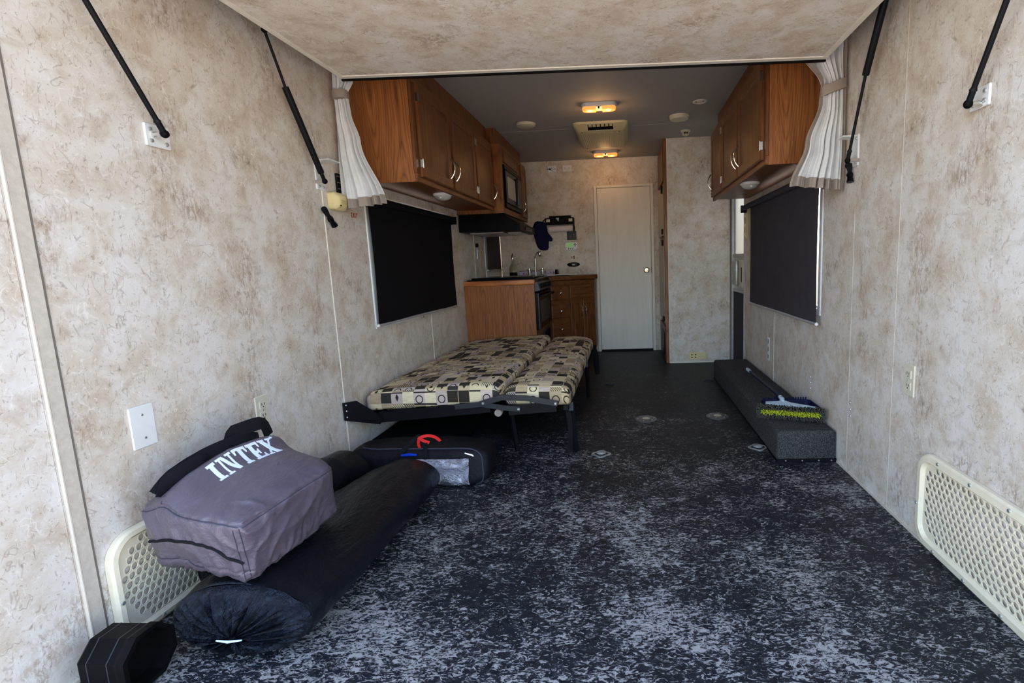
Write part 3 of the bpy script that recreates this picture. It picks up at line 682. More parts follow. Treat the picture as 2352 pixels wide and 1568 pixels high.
t = thing('kitchen_base_cabinet', 'L-shaped oak kitchen base cabinet with drawers beside the white door', 'cabinet', (.5, 5.2, 0))
MB().box(.003, .622, 4.434, 4.456, 0, .848).build('end_panel', 'oak_end', t, smooth=0)
MB().box(.02, .60, 4.458, 5.22, .02, .395).build('carcass', 'oak_d', t, smooth=0)
MB().box(.60, .622, 4.456, 5.235, .24, .438, .002).build('lower_rail', 'oak_y', t)
A = Vector((.622, 5.24, 0)); B = Vector((1.076, 5.58, 0)); dv = (B - A).normalized(); nv = Vector((dv.y, -dv.x, 0)); L = (B - A).length
F = wallframe(A, dv, nv)
mb = MB(); mb.prism([(A.x, A.y, .09), (B.x, B.y, .09), (B.x, YF - .003, .09), (.003, YF - .003, .09), (.003, 5.24, .09)], (0, 0, .755)); mb.build('corner_carcass', 'oak_d', t, smooth=0)
mb = MB(); mb.prism([(A.x - .04, A.y + .05, 0), (B.x - .05, B.y + .03, 0), (B.x - .05, YF - .003, 0), (.003, YF - .003, 0), (.003, 5.3, 0)], (0, 0, .09)); mb.build('toe_kick', 'black', t, smooth=0)
mb = MB(); mb.M = F; mb.box(0, L, .80, .845, 0, .006, .002); mb.build('top_rail', 'oak_dx', t)
def angled(u0_, u1_, z0, z1): 
    return wallframe(A + dv * u0_ + nv * .001 + Vector((0, 0, z0)), dv, nv), u1_ - u0_, z1 - z0
for z0, z1 in ((.645, .795), (.457, .605), (.255, .425)):
    fr, w, h = angled(.02, .235, z0, z1); panel_door(t, 'drawer', fr, w, h, 'oak_dx', th=.016, knob=True)
fr, w, h = angled(.25, .553, .66, .795); panel_door(t, 'tilt_front', fr, w, h, 'oak_dx', th=.016, inset=.03)
fr, w, h = angled(.252, .40, .12, .63); panel_door(t, 'door', fr, w, h, 'oak_d', th=.016, inset=.035, handle=(w - .02, h - .17, .11))
fr, w, h = angled(.404, .553, .12, .63); panel_door(t, 'door', fr, w, h, 'oak_d', th=.016, inset=.035, handle=(.02, h - .17, .11))
t = thing('furnace_grille', 'dark slatted furnace grille below the range', 'grille', (.625, 5.0, .26))
MB().box(.6225, .632, 4.80, 5.19, .255, .40, .003).build('grille_frame', 'bluegrey', t)
for k in range(8): MB().box(.632, .637, 4.835 + k * .043, 4.855 + k * .043, .27, .385, .001).build('louvre', 'black', t)
t = thing('countertop', 'wood-edged kitchen countertop running round to the white door', 'countertop', (.5, 5.2, .85))
oA = A + nv * .02; oB = B + nv * .02 + dv * .012
def cring(z, e=0): return [(.003, 5.228, z), (.632, 5.228, z), (oA.x + .004, oA.y - .004, z), (oB.x, oB.y, z), (oB.x, YF - .003, z), (.003, YF - .003, z)]
MB().rings([cring(.849), cring(CZ)]).build('counter_slab', 'counter', t, smooth=0)
MB().box(.001, .628, 4.418, 4.456, .849, CZ + .001, .008, 2).build('near_edge', 'oak_edge', t, 'lighter oak edging strip')
mb = MB(); mb.M = wallframe(oA + Vector((0, 0, .849)), dv, nv); mb.box(-.005, L + .02, 0, CZ - .848, -.004, .014, .008, 2); mb.build('front_edge', 'oak_dx', t)
# sink with faucet and counter things
t = thing('sink', 'black kitchen sink bowl set into the corner counter', 'sink', (.62, 5.62, CZ))
MB().box(.42, .80, 5.50, 5.665, CZ + .0005, CZ + .008, .003).build('sink_rim', 'blackg', t); MB().box(.45, .77, 5.53, 5.64, CZ + .0075, CZ + .0085).build('sink_bowl', 'black', t)
t = thing('faucet', 'chrome gooseneck faucet behind the range, by the floral roll', 'faucet', (.43, 5.58, CZ + .008))
fz = CZ + .008
MB().box(.33, .55, 5.55, 5.61, fz, fz + .014, .006, 2).build('faucet_base', 'chrome', t)
pts = [(.44, 5.58, fz + .01), (.44, 5.58, fz + .18)] + [(.44 + .05 * (1 - cos(a)), 5.58 - .01 * sin(a), fz + .18 + .075 * sin(a)) for a in [pi * k / 16 for k in range(1, 9)]]
MB().tube(pts, .009, 12).build('spout', 'chrome', t)
MB().lathe([(.012, .03), (.016, .01), (.016, -.02), (.010, -.03)], (.495, 5.57, fz + .235), 'z', 14).build('spray_head', 'chrome', t)
for x in (.37, .515):
    hd = MB().lathe([(.022, 0), (.018, .02), (.015, .05), (.024, .056), (.024, .066), (.010, .07)], (x, 5.58, fz + .014), 'z', 14).build('tap_handle', 'chrome', t)
    MB().box(x - .032, x + .032, 5.574, 5.586, fz + .07, fz + .08, .003).build('cross_lever', 'chrome', hd)
t = thing('glass_bottle', 'clear glass bottle with steel pourer on the counter corner', 'bottle', (.20, 5.55, CZ))
MB().lathe([(.04, 0), (.044, .01), (.043, .09), (.030, .13), (.013, .16), (.012, .20)], (.20, 5.55, CZ), 'z', 20).build('bottle_glass', 'bottleg', t)
MB().lathe([(.014, .198), (.014, .235), (.007, .245), (.006, .262)], (.20, 5.55, CZ), 'z', 14).build('pourer', 'chrome', t)
MB().lathe([(.036, .006), (.038, .012), (.038, .05), (.03, .054)], (.20, 5.55, CZ + .001), 'z', 18).build('liquid', 'black', t)
t = thing('floral_roll', 'floral patterned rolled mat lying along the counter', 'roll', (.45, 5.72, CZ))
MB().cyl((.235, 5.735, CZ + .034), (.64, 5.705, CZ + .034), .033, n=20).build('rolled_mat', 'floral', t)
MB().cyl((.64, 5.705, CZ + .034), (.665, 5.703, CZ + .034), .035, n=20).build('end_cap', 'black', t)
t = MB().add([(.60, 5.36, CZ + .0092), (.90, 5.50, CZ + .0092), (.84, 5.60, CZ + .0092), (.55, 5.46, CZ + .0092), (.60, 5.36, CZ + .018), (.90, 5.50, CZ + .018), (.84, 5.60, CZ + .018), (.55, 5.46, CZ + .018)], [(3, 2, 1, 0), (4, 5, 6, 7), (0, 1, 5, 4), (1, 2, 6, 5), (2, 3, 7, 6), (3, 0, 4, 7)]).build('cutting_board', 'paper', loc=(.7, 5.48, CZ + .0092), label='thin white board lying on the counter edge', cat='board', smooth=0)

# ------------------------------------------------------------------ refrigerator beyond the partition
t = thing('refrigerator', 'tall panelled refrigerator seen edge-on beside the white door', 'refrigerator', (2.1, 5.46, 0))
MB().box(1.815, 2.43, 5.09, 5.84, .0, H - .002).build('fridge_case', 'oak_d', t, smooth=0)
for z0, z1, mt in ((.02, .35, 'oak_d'), (1.78, 2.12, 'oak_d'), (.40, 1.22, 'trimdirty'), (1.26, 1.74, 'trimdirty')):
    d = MB().box(1.797, 1.8149, 5.11, 5.83, z0, z1, .004).build('fridge_door', mt, t)
for z0, z1 in ((1.66, 1.73), (1.27, 1.32), (1.16, 1.215), (.41, .46)):
    MB().box(1.780, 1.797, 5.12, 5.20, z0, z1, .003).build('handle_clip', 'black', t)
MB().box(1.784, 1.797, 5.13, 5.15, 1.24, 1.25).build('latch', 'black', t)
MB().box(1.790, 1.797, 5.13, 5.45, .06, .30, .002).build('vent_plate', 'black', t)

# ------------------------------------------------------------------ ceiling things
def double_light(label, x, y):
    t = thing('ceiling_light', label, 'ceiling light', (x, y, H), 'lit double ceiling lights')
    rs = []
    for e, z in ((0, 0), (0, -.012), (.006, -.030), (.016, -.036)):
        rs.append([(x + a, y + b, H + z) for a, b in rrect(-.13 + e, .13 - e, -.058 + e, .058 - e, .05 - e * .8, 6)])
    MB().rings(rs).build('lamp_housing', 'lampw', t)
    for s in (-1, 1):
        rs = []
        for e, z in ((0, -.020), (.002, -.040), (.010, -.050)):
            pts = []
            base = [(.020, -.052), (.020, .030)] + [(.085 + .038 * sin(a), -.011 + .041 * cos(a)) for a in [pi * k / 8 for k in range(9)]]
            cx_, cy_ = .068, -.012
            rs.append([(x + s * (cx_ + (a - cx_) * (1 - e * 10)), y + cy_ + (b - cy_) * (1 - e * 10) - (.006 if z < -.03 else 0), H + z) for a, b in base])
        ln = MB().rings(rs).build('lamp_lens', 'lens', t, 'glowing amber lens')
        MB().sphere((x + s * .066, y - .022, H - .047), (.026, .034, .008), 14, 6).build('bulb', 'bulb', ln, 'bright warm bulb glow')
    MB().box(x - .006, x + .006, y - .062, y - .046, H - .044, H - .030, .003).build('rocker_switch', 'black', t)
    l = bpy.data.lights.new('lamp_glow', 'POINT'); l.energy = 0.8; l.color = (1, .55, .22); l.shadow_soft_size = .06
    lo = bpy.data.objects.new('lamp_glow', l); COL.objects.link(lo); lo.parent = t; lo.location = (0, 0, -.13)
double_light('lit amber double ceiling light between the bed and the air conditioner', 1.262, 3.90)
double_light('lit amber double ceiling light beyond the air conditioner', 1.245, 5.50)
def disc(label, x, y, r, drop):
    t = thing('ceiling_vent', label, 'vent', (x, y, H), 'round cream ceiling vents')
    MB().lathe([(r, 0), (r, -drop * .4), (r * .95, -drop * .5)], (x, y, H), 'z', 32).build('vent_rim', 'disc', t)
    MB().lathe([(r * .93, -drop * .3), (r * .93, -drop * .85), (r * .85, -drop), (.002, -drop)], (x, y, H), 'z', 32).build('vent_cover', 'disc', t)
disc('round cream ceiling vent nearer the left-hand oak cabinets', .647, 4.31, .078, .022)
disc('round cream ceiling vent above and before the wallpapered partition', 1.88, 4.32, .080, .030)
t = thing('speaker_ring', 'small white ring set in the ceiling by the oak cabinet', 'speaker', (1.994, 3.97, H))
MB().lathe([(.052, 0), (.052, -.004), (.04, -.008), (.034, -.004), (.034, 0)], (1.994, 3.97, H), 'z', 28).build('ring', 'lampw', t)
MB().lathe([(.024, 0), (.022, -.006), (.002, -.008)], (1.994, 3.97, H), 'z', 20).build('ring_centre', 'disc', t)
t = thing('smoke_detector', 'small cream gas detector on the ceiling before the partition', 'detector', (1.985, 4.80, H))
MB().lathe([(.044, 0), (.044, -.008), (.036, -.016)], (1.985, 4.80, H), 'z', 24).build('detector_base', 'disc', t)
for k in range(8):
    a = 2 * pi * k / 8
    MB().box(1.985 + .027 * cos(a) - .003, 1.985 + .027 * cos(a) + .003, 4.80 + .027 * sin(a) - .003, 4.80 + .027 * sin(a) + .003, H - .034, H - .015).build('cage_post', 'disc', t)
MB().lathe([(.02, -.016), (.02, -.034), (.002, -.034)], (1.985, 4.80, H), 'z', 20).build('sensor_core', 'black', t)
MB().lathe([(.032, -.034), (.024, -.042), (.010, -.048), (.002, -.049)], (1.985, 4.80, H), 'z', 20).build('detector_cap', 'disc', t)
t = thing('air_conditioner', 'beige ribbed air conditioner unit on the ceiling', 'air conditioner', (1.25, 4.75, H))
def acr(x0, x1, y0, y1, z, r): return [(a, b, z) for a, b in rrect(x0, x1, y0, y1, r, 5)]
MB().rings([acr(1.015, 1.475, 4.34, 5.14, H, .06), acr(1.02, 1.47, 4.345, 5.135, H - .015, .06), acr(1.05, 1.44, 4.42, 5.07, H - .055, .04), acr(1.06, 1.43, 4.43, 5.06, H - .058, .035)]).build('shroud', 'ac', t)
n0 = Vector((0, -.04, -.075)).normalized()
sl0 = Vector((0, 4.345, H - .015)); sl1 = Vector((0, 4.42, H - .055))
def slot(x0, x1, a, b, off, mat, name, par):
    p, q = sl0.lerp(sl1, a), sl0.lerp(sl1, b); nn = Vector((0, -.47, -.88)) * off
    mb = MB(); mb.prism([(x0, p.y + nn.y, p.z + nn.z), (x1, p.y + nn.y, p.z + nn.z), (x1, q.y + nn.y, q.z + nn.z), (x0, q.y + nn.y, q.z + nn.z)], Vector((0, .47, .88)) * .004)
    return mb.build(name, mat, par, smooth=0)
fr_ = slot(1.135, 1.36, .02, .98, .0015, 'disc', 'outlet_frame', t); slot(1.143, 1.352, .12, .88, .0025, 'black', 'outlet_slot', t)
for k in range(6): slot(1.15 + k * .034, 1.176 + k * .034, .12, .42, .0045, 'ac', 'louvre_tooth', t)
for k in range(22): MB().box(1.082 + k * .0155, 1.089 + k * .0155, 4.47, 5.03, H - .0615, H - .057, .001).build('rib', 'ac', t)
for x, y in ((1.09, 4.45), (1.40, 4.45), (1.09, 5.05)): MB().lathe([(.006, 0), (.006, -.003)], (x, y, H - .058), 'z', 10).build('screw', 'black', t)

# ------------------------------------------------------------------ far wall things
def plate(name, label, cat, fr, w, h, mat, group=None, kind='outlet', horiz=False):
    o = fr.translation
    t = thing(name, label, cat, tuple(o), group)
    mb = MB(); mb.M = fr; mb.box(-w / 2, w / 2, -h / 2, h / 2, 0, .006, .002); p = mb.build('cover_plate', mat, t)
    def b(x0, x1, y0, y1, z1, m_, nm, par=p):
        mb = MB(); mb.M = fr
        if horiz: mb.box(-y1, -y0, x0, x1, .004, z1, 0)
        else: mb.box(x0, x1, y0, y1, .004, z1, 0)
        return mb.build(nm, m_, par)
    if kind == 'outlet':
        for s in (-1, 1):
            f = b(-.017, .017, s * .0215 - .014, s * .0215 + .014, .0085, mat, 'receptacle', t)
            for x0, x1, y0, y1 in ((-.008, -.0055, -.002, .008), (.0055, .008, -.002, .008), (-.0022, .0022, -.010, -.005)):
                b(x0, x1, s * .0215 + y0, s * .0215 + y1, .009, 'black', 'slot', f)
    if kind in ('blank', 'outlet'):
        for yy in ((-.032, .032) if kind == 'blank' else (0,)):
            mb = MB(); mb.M = fr; mb.lathe([(.0045, .005), (.0035, .0075), (.001, .008)], ((0, yy * h / .115, 0) if not horiz else (yy, 0, 0)), 'z', 10); mb.build('screw', 'steel', t)
    if kind == 'cable':
        mb = MB(); mb.M = fr; mb.lathe([(.011, .005), (.010, .012), (.004, .012)], (-.022, 0, 0), 'z', 14); mb.build('coax_port', 'black', t)
        for x, y in ((.0, .010), (.0, -.010), (.034, 0), (-.045, 0)):
            mb = MB(); mb.M = fr; mb.lathe([(.005, .005), (.004, .009)], (x, y, 0), 'z', 10); mb.build('jack', 'black', t)
    return t
FW = lambda x, z: wallframe((x, YF, z), (1, 0, 0), (0, -1, 0))
plate('wall_outlet', 'horizontal cable jack plate high on the far wall', 'outlet', FW(.633, 2.062), .10, .068, 'white', kind='cable')
plate('wall_outlet', 'horizontal double outlet high on the far wall, beside the cable jack plate', 'outlet', FW(.80, 2.063), .10, .068, 'white', horiz=True)
plate('wall_outlet', 'vertical outlet on the far wall below the oven mitt', 'outlet', FW(.644, 1.177), .062, .110, 'ivory')
LW = lambda y, z: wallframe((0, y, z), (0, -1, 0), (1, 0, 0)); RW = lambda y, z: wallframe((W, y, z), (0, 1, 0), (-1, 0, 0))
plate('blank_plate', 'white blank wall plate near the handled grey bag', 'wall plate', LW(1.363, .588), .076, .124, 'white', kind='blank')
plate('wall_outlet', 'ivory outlet on the wall just behind the grey bag', 'outlet', LW(1.845, .495), .072, .116, 'ivory')
plate('wall_outlet', 'ivory outlet on the wall above the long vent grille', 'outlet', RW(1.873, .555), .070, .116, 'ivory')
t = thing('wall_outlet', 'cream outlet and jack plate low on the wallpapered partition', 'outlet', (2.108, 5.06, .068))
fr = wallframe((2.108, 5.06, .068), (1, 0, 0), (0, -1, 0))
mb = MB(); mb.M = fr; mb.box(-.082, .082, -.034, .034, 0, .008, .003); mb.build('cover_plate', 'cream', t)
mb = MB(); mb.M = fr; mb.lathe([(.03, .008), (.03, .012), (.012, .013)], (.045, 0, 0), 'z', 20); pz = mb.build('round_jack', 'cream', t)
mb = MB(); mb.M = fr; mb.lathe([(.007, .0125), (.006, .017)], (.045, 0, 0), 'z', 10); mb.build('jack_pin', 'steel', pz)
for x in (-.055, -.02):
    for y in (-.014, .012):
        mb = MB(); mb.M = fr; mb.box(x - .006, x + .006, y - .005, y + .005, .008, .0095); mb.build('slot', 'black', t)

t = thing('paper_towel_holder', 'black shelf rack with towel bar on the far wall', 'rack', (.69, YF, 1.42))
MB().box(.575, .825, YF - .012, YF - .001, 1.50, 1.555, .003).build('back_plate', 'black', t)
MB().box(.54, .86, YF - .09, YF - .001, 1.455, 1.468, .003).build('rack_shelf', 'black', t)
MB().box(.54, .86, YF - .092, YF - .085, 1.468, 1.525, .003).build('front_rail', 'black', t)
for x in (.545, .855): MB().box(x - .006, x + .006, YF - .09, YF - .001, 1.375 if x > .7 else 1.45, 1.525, .003).build('end_arm', 'black', t)
for x in (.575, .825): MB().box(x - .02, x + .02, YF - .0935, YF - .0925, 1.482, 1.512).build('rail_window', 'ivory', t)
MB().add([(.66, YF - .094, 1.525), (.70, YF - .094, 1.525), (.69, YF - .094, 1.485), (.66, YF - .093, 1.525), (.70, YF - .093, 1.525), (.69, YF - .093, 1.485)], [(0, 1, 2), (5, 4, 3), (0, 3, 4, 1), (1, 4, 5, 2), (2, 5, 3, 0)]).build('grey_insert', 'frost', t, smooth=0)
t = thing('paper_towel_roll', 'nearly used white paper towel roll on the black rack', 'paper roll', (.71, YF - .05, 1.41))
MB().cyl((.575, YF - .05, 1.405), (.848, YF - .05, 1.413), .034, n=22).build('paper', 'paper', t)
MB().cyl((.846, YF - .05, 1.413), (.866, YF - .05, 1.413), .020, n=16).build('roll_end', 'black', t)
# oven mitt
t = thing('oven_mitt', 'navy blue oven mitt hanging from the black rack', 'oven mitt', (.48, YF - .04, 1.3))
out = [(1222, 527), (1229, 512), (1236, 509), (1246, 511), (1252, 513), (1258, 519), (1259, 530), (1260, 537), (1266, 545), (1271, 552), (1271, 557), (1268, 559), (1262, 558), (1261, 566), (1261, 573), (1258, 578), (1250, 579), (1240, 577), (1234, 571), (1231, 563), (1229, 555), (1226, 543)]
px2 = lambda p: (.378 + (p[0] - 1222) * .00465, 1.488 - (p[1] - 512) * .00474 + (p[0] - 1222) * .00017)
pts = [px2(p) for p in out]; cx = sum(p[0] for p in pts) / len(pts); cz = sum(p[1] for p in pts) / len(pts)
rs = []
for k, yo in ((.86, -.004), (.97, -.010), (1.0, -.022), (.97, -.036), (.80, -.046), (.4, -.050)):
    rs.append([(cx + (a - cx) * k, YF + yo, cz + (b - cz) * k) for a, b in pts])
MB().rings(rs).build('mitt_body', 'navy', t, smooth=1.2)
MB().tube([(.505, YF - .03, 1.49), (.53, YF - .045, 1.515), (.555, YF - .06, 1.505), (.54, YF - .05, 1.485)], .005, 8).build('hanging_loop', 'navy', t)
# monitor panel, thermostat, switch, oval detector
t = thing('monitor_panel', 'black tank monitor panel in a pale frame above thermostat', 'panel', (.822, YF, 1.33))
mb = MB(); mb.M = FW(.822, 1.33); mb.box(-.062, .062, -.056, .056, 0, .006, .003); mb.build('panel_frame', 'ivory', t)
mb = MB(); mb.M = FW(.822, 1.33); mb.box(-.054, .054, -.048, .048, .006, .010, .003); mb.build('panel_face', 'blackg', t)
for x, y, m_ in ((-.01, -.012, 'redp'), (.025, -.012, 'bluegrey'), (.025, .01, 'bluegrey')):
    mb = MB(); mb.M = FW(.822, 1.33); mb.lathe([(.008, .010), (.007, .014)], (x, y, 0), 'z', 12); mb.build('button', m_, t)
t = thing('thermostat', 'light grey thermostat with green display on the far wall', 'thermostat', (.812, YF, 1.215))
rs = [[(.812 + a, YF - d, 1.215 + b) for a, b in rrect(-.072 + e, .072 - e, -.047 + e, .047 - e, .025, 5)] for e, d in ((0, .001), (0, .016), (.006, .022))]
MB().rings(rs).build('thermostat_body', 'white', t)
mb = MB(); mb.M = FW(.812, 1.215); mb.box(-.05, .022, -.012, .035, .021, .0235, .001); mb.build('display', 'lcd', t, 'green lit display')
for x, y in ((.045, .025), (.055, .012), (.045, 0), (.035, .012), (-.03, -.03), (-.007, -.03), (.016, -.03)):
    mb = MB(); mb.M = FW(.812, 1.215); mb.lathe([(.006, .021), (.005, .025)], (x, y, 0), 'z', 10); mb.build('button', 'black', t)
t = thing('wall_switch', 'small ivory switch with a red rocker on the far wall', 'switch', (.833, YF, 1.088))
mb = MB(); mb.M = FW(.833, 1.088); mb.box(-.03, .03, -.03, .03, 0, .005, .002); mb.build('switch_plate', 'ivory', t)
mb = MB(); mb.M = FW(.833, 1.088); mb.box(-.002, .014, -.018, .018, .005, .010, .002); mb.build('rocker', 'redp', t, 'red rocker')
mb = MB(); mb.M = FW(.833, 1.088); mb.box(-.022, -.012, -.014, .012, .005, .007); mb.build('indicator', 'bluegrey', t)
t = thing('gas_alarm', 'black oval gas alarm on the far wall above the counter', 'alarm', (.83, YF, 1.008))
def ov(k, d): return [(.83 + .073 * k * cos(a), YF - d, 1.008 + .026 * k * sin(a)) for a in [2 * pi * j / 28 for j in range(28)]]
MB().rings([ov(1.06, .001), ov(1.06, .006), ov(1.0, .008)]).build('alarm_rim', 'ivory', t); MB().rings([ov(1, .008), ov(1, .014), ov(.8, .022), ov(.3, .024)]).build('alarm_body', 'blackg', t)
mb = MB(); mb.M = FW(.83, 1.005); mb.box(-.014, .014, -.007, .007, .0225, .0255, .001); mb.build('test_button', 'frost', t)
# small remote holder on the left wall behind the counter
t = thing('wall_remote', 'small grey remote control clipped to the wall above the range', 'remote', (0, 4.89, 1.16))
MB().box(.001, .018, 4.865, 4.915, 1.09, 1.20, .005, 2).build('remote_body', 'silver', t); MB().box(.018, .021, 4.875, 4.905, 1.15, 1.185, .001).build('remote_screen', 'frost', t); MB().box(.001, .028, 4.86, 4.88, 1.205, 1.24, .004).build('wall_hook', 'black', t)

# ------------------------------------------------------------------ left wall small things
t = thing('alarm_box', 'cream plastic box fixed to the wall beside the tied curtain', 'box', (0, 2.48, 1.36))
rs = [[(d, 2.505 + a, 1.358 + b) for a, b in rrect(-.052 + e, .052 - e, -.042 + e, .042 - e, .014, 3)] for e, d in ((0, .001), (0, .03), (.016, .05), (.02, .052))]
MB().rings(rs).build('box_shell', 'cream', t)
for z in (1.352, 1.362): MB().box(.052, .056, 2.475, 2.53, z - .0025, z + .0025, .001).build('rib', 'cream', t)
MB().lathe([(.004, .05), (.003, .054)], (0, 2.477, 1.335), 'x', 8).build('screw', 'black', t)
t = thing('window_latch', 'dark ribbed strap on the wall behind the tied curtain', 'strap', (0, 2.53, 1.45))
MB().box(.001, .012, 2.535, 2.58, 1.40, 1.50, .003).build('strap_body', 'strap', t)
for z in (1.425, 1.455, 1.485): MB().box(.012, .015, 2.535, 2.58, z - .002, z + .002).build('rib', 'grey_line', t)
# EXIT sticker
t = thing('exit_sticker', 'small sticker reading EXIT in red under the curtain hem', 'sticker', (0, 2.683, 1.305))
MB().box(.0002, .0012, 2.648, 2.718, 1.290, 1.327).build('sticker_backing', 'ivory', t, smooth=0)
def letters(txt, fr, hh, th, gap=.2):
    """flat block letters as boxes; returns list of MB in frame coords (x right, y up)"""
    st = .2; out = []; x = 0
    G = {'E': (.6, [((0, 0), (st, 1)), ((0, 0), (.6, st)), ((0, .4), (.52, .4 + st)), ((0, 1 - st), (.6, 1))], []), 'I': (.2, [((0, 0), (st, 1))], []),
         'T': (.64, [((.22, 0), (.22 + st, 1)), ((0, 1 - st), (.64, 1))], []), 'X': (.66, [], [((0, 0), (.22, 0), (.66, 1), (.44, 1)), ((.44, 0), (.66, 0), (.22, 1), (0, 1))])}
    for i, c in enumerate(txt):
        w, rects, quads = G[c]; mb = MB(); mb.M = fr
        for k, ((a, b), (c_, d)) in enumerate(rects): mb.box((x + a) * hh, (x + c_) * hh, b * hh, d * hh, .0012, .0012 + th + k * .00004)
        for k, q in enumerate(quads): mb.prism([((x + a) * hh, b * hh, .0012) for a, b in q], (0, 0, th + k * .00005))
        out.append(mb); x += w + gap
    return out
# the sticker is read from inside the room: forward (+y) is to the right
for mb in letters('EXIT', wallframe((0, 2.653, 1.296), (0, 1, 0), (1, 0, 0)), .025, .0006, .17): mb.build('letter', 'redp', t, smooth=0)

# ------------------------------------------------------------------ right wall small things
t = thing('switch_panel', 'cream three-switch panel on the wall beside the charcoal blind', 'switch', (W, 4.43, 1.28))
MB().box(W - .006, W - .0005, 4.395, 4.462, 1.165, 1.40, .002).build('switch_plate', 'cream', t)
for z in (1.205, 1.28, 1.355):
    s_ = MB().box(W - .012, W - .006, 4.412, 4.445, z - .026, z + .026, .003).build('switch_frame', 'cream', t)
    MB().box(W - .020, W - .012, 4.422, 4.436, z - .012, z + .012, .003).build('toggle', 'white', s_)
def screws(label, y, z0, n):
    t = thing('screw_row', label, 'screws', (W, y, z0))
    for k in range(n): MB().lathe([(.006, 0), (.005, -.004), (.001, -.005)], (W, y - k * .003, z0 - k * .031), 'x', 10).build('screw', 'steel', t)
screws('short row of steel screws in the wall above the dustpan', 2.876, .338, 3); screws('short row of steel screws beside the pale wall seam', 2.358, .335, 3)
t = thing('slotted_bracket', 'white slotted metal strip on the wall below the blind', 'bracket', (W, 3.72, .33))
MB().box(W - .005, W - .0005, 3.70, 3.74, .27, .44, .002).build('strip', 'white', t)
for z in (.30, .355, .41): MB().box(W - .006, W - .0045, 3.712, 3.728, z - .015, z + .015).build('slot', 'bluegrey', t)

# ------------------------------------------------------------------ perforated vents
def grille(label, s, y0, y1, z0, z1, pitch=.0215, bd=.026):
    wx = 0 if s > 0 else W
    t = thing('vent_grille', label, 'vent', (wx, (y0 + y1) / 2, z0), 'perforated wall vents by the floor')
    X = lambda d: wx + s * d
    fr_ = []
    for e, d in ((0, .001), (0, .014), (.006, .020), (bd - .010, .022), (bd - .002, .012), (bd - .001, .009)):
        fr_.append([(X(d), a, b) for a, b in rrect(y0 + e, y1 - e, z0 + e, z1 - e, .075 - e * .9, 8)])
    MB().rings(fr_, False, False).build('vent_frame', 'vent', t)
    mb = MB(); iy0, iy1, iz0, iz1 = y0 + bd, y1 - bd, z0 + bd, z1 - bd
    rows = int((iz1 - iz0) / .0212); ph = (iz1 - iz0) / rows; r = .055
    def inside(y, z):
        cy = min(max(y, iy0 + r), iy1 - r); cz_ = min(max(z, iz0 + r), iz1 - r); return (y - cy) ** 2 + (z - cz_) ** 2 <= (r - .001) ** 2 or (iy0 + r <= y <= iy1 - r) or (iz0 + r <= z <= iz1 - r)
    for i in range(rows):
        off = (i % 2) * pitch / 2; n = int((iy1 - iy0) / pitch)
        for j in range(-1, n + 1):
            ya = max(iy0, iy0 + off + j * pitch); yb = min(iy1, iy0 + off + (j + 1) * pitch); za, zb = iz0 + i * ph, iz0 + (i + 1) * ph
            if yb - ya < .002: continue
            cy, cz_ = (ya + yb) / 2, (za + zb) / 2; hw, hh = (yb - ya) / 2, ph / 2
            if not (inside(ya, za) and inside(yb, zb) and inside(ya, zb) and inside(yb, za)) or yb - ya < pitch * .8:
                mb.add([(X(.010), a, b) for a, b in ((ya, za), (yb, za), (yb, zb), (ya, zb))], [(0, 1, 2, 3)]); continue
            sq = [(cy + hw * a, cz_ + hh * b) for a, b in ((-1, -1), (-.5, -1), (0, -1), (.5, -1), (1, -1), (1, -.5), (1, 0), (1, .5), (1, 1), (.5, 1), (0, 1), (-.5, 1), (-1, 1), (-1, .5), (-1, 0), (-1, -.5))]
            ho = [(cy + hw * .90 * cos(a), cz_ + hh * .88 * sin(a)) for a in [radians(225 + 22.5 * k) for k in range(16)]]
            v = [(X(.010), a, b) for a, b in sq] + [(X(.0108), a, b) for a, b in ho] + [(X(.0075), a, b) for a, b in ho]
            mb.add(v, [(k, (k + 1) % 16, 16 + (k + 1) % 16, 16 + k) for k in range(16)] + [(16 + k, 16 + (k + 1) % 16, 32 + (k + 1) % 16, 32 + k) for k in range(16)])
    mb.build('perforated_sheet', 'vent', t, smooth=.5, kind='stuff')
    n = 5
    for k in range(n):
        yy = y0 + .12 + (y1 - y0 - .24) * k / (n - 1)
        for zz in (z0 + .013, z1 - .013):
            mb = MB(); mb.lathe([(.006, s * .020), (.005, s * .0245), (.001, s * .025)], (wx, yy, zz), 'x', 10); mb.build('screw', 'steel', t)
    mb = MB(); ye = y0 + .013 if s > 0 else y1 - .013; mb.lathe([(.006, s * .020), (.005, s * .0245), (.001, s * .025)], (wx, ye, (z0 + z1) / 2 - .03), 'x', 10); mb.build('screw', 'steel', t)
grille('cream perforated wall vent half hidden by the grey bag', 1, 1.195, 1.95, .008, .318, .0212, .028)
grille('cream perforated wall vent under the ivory outlet, nothing in front', -1, .90, 1.768, .010, .340, .026, .036)

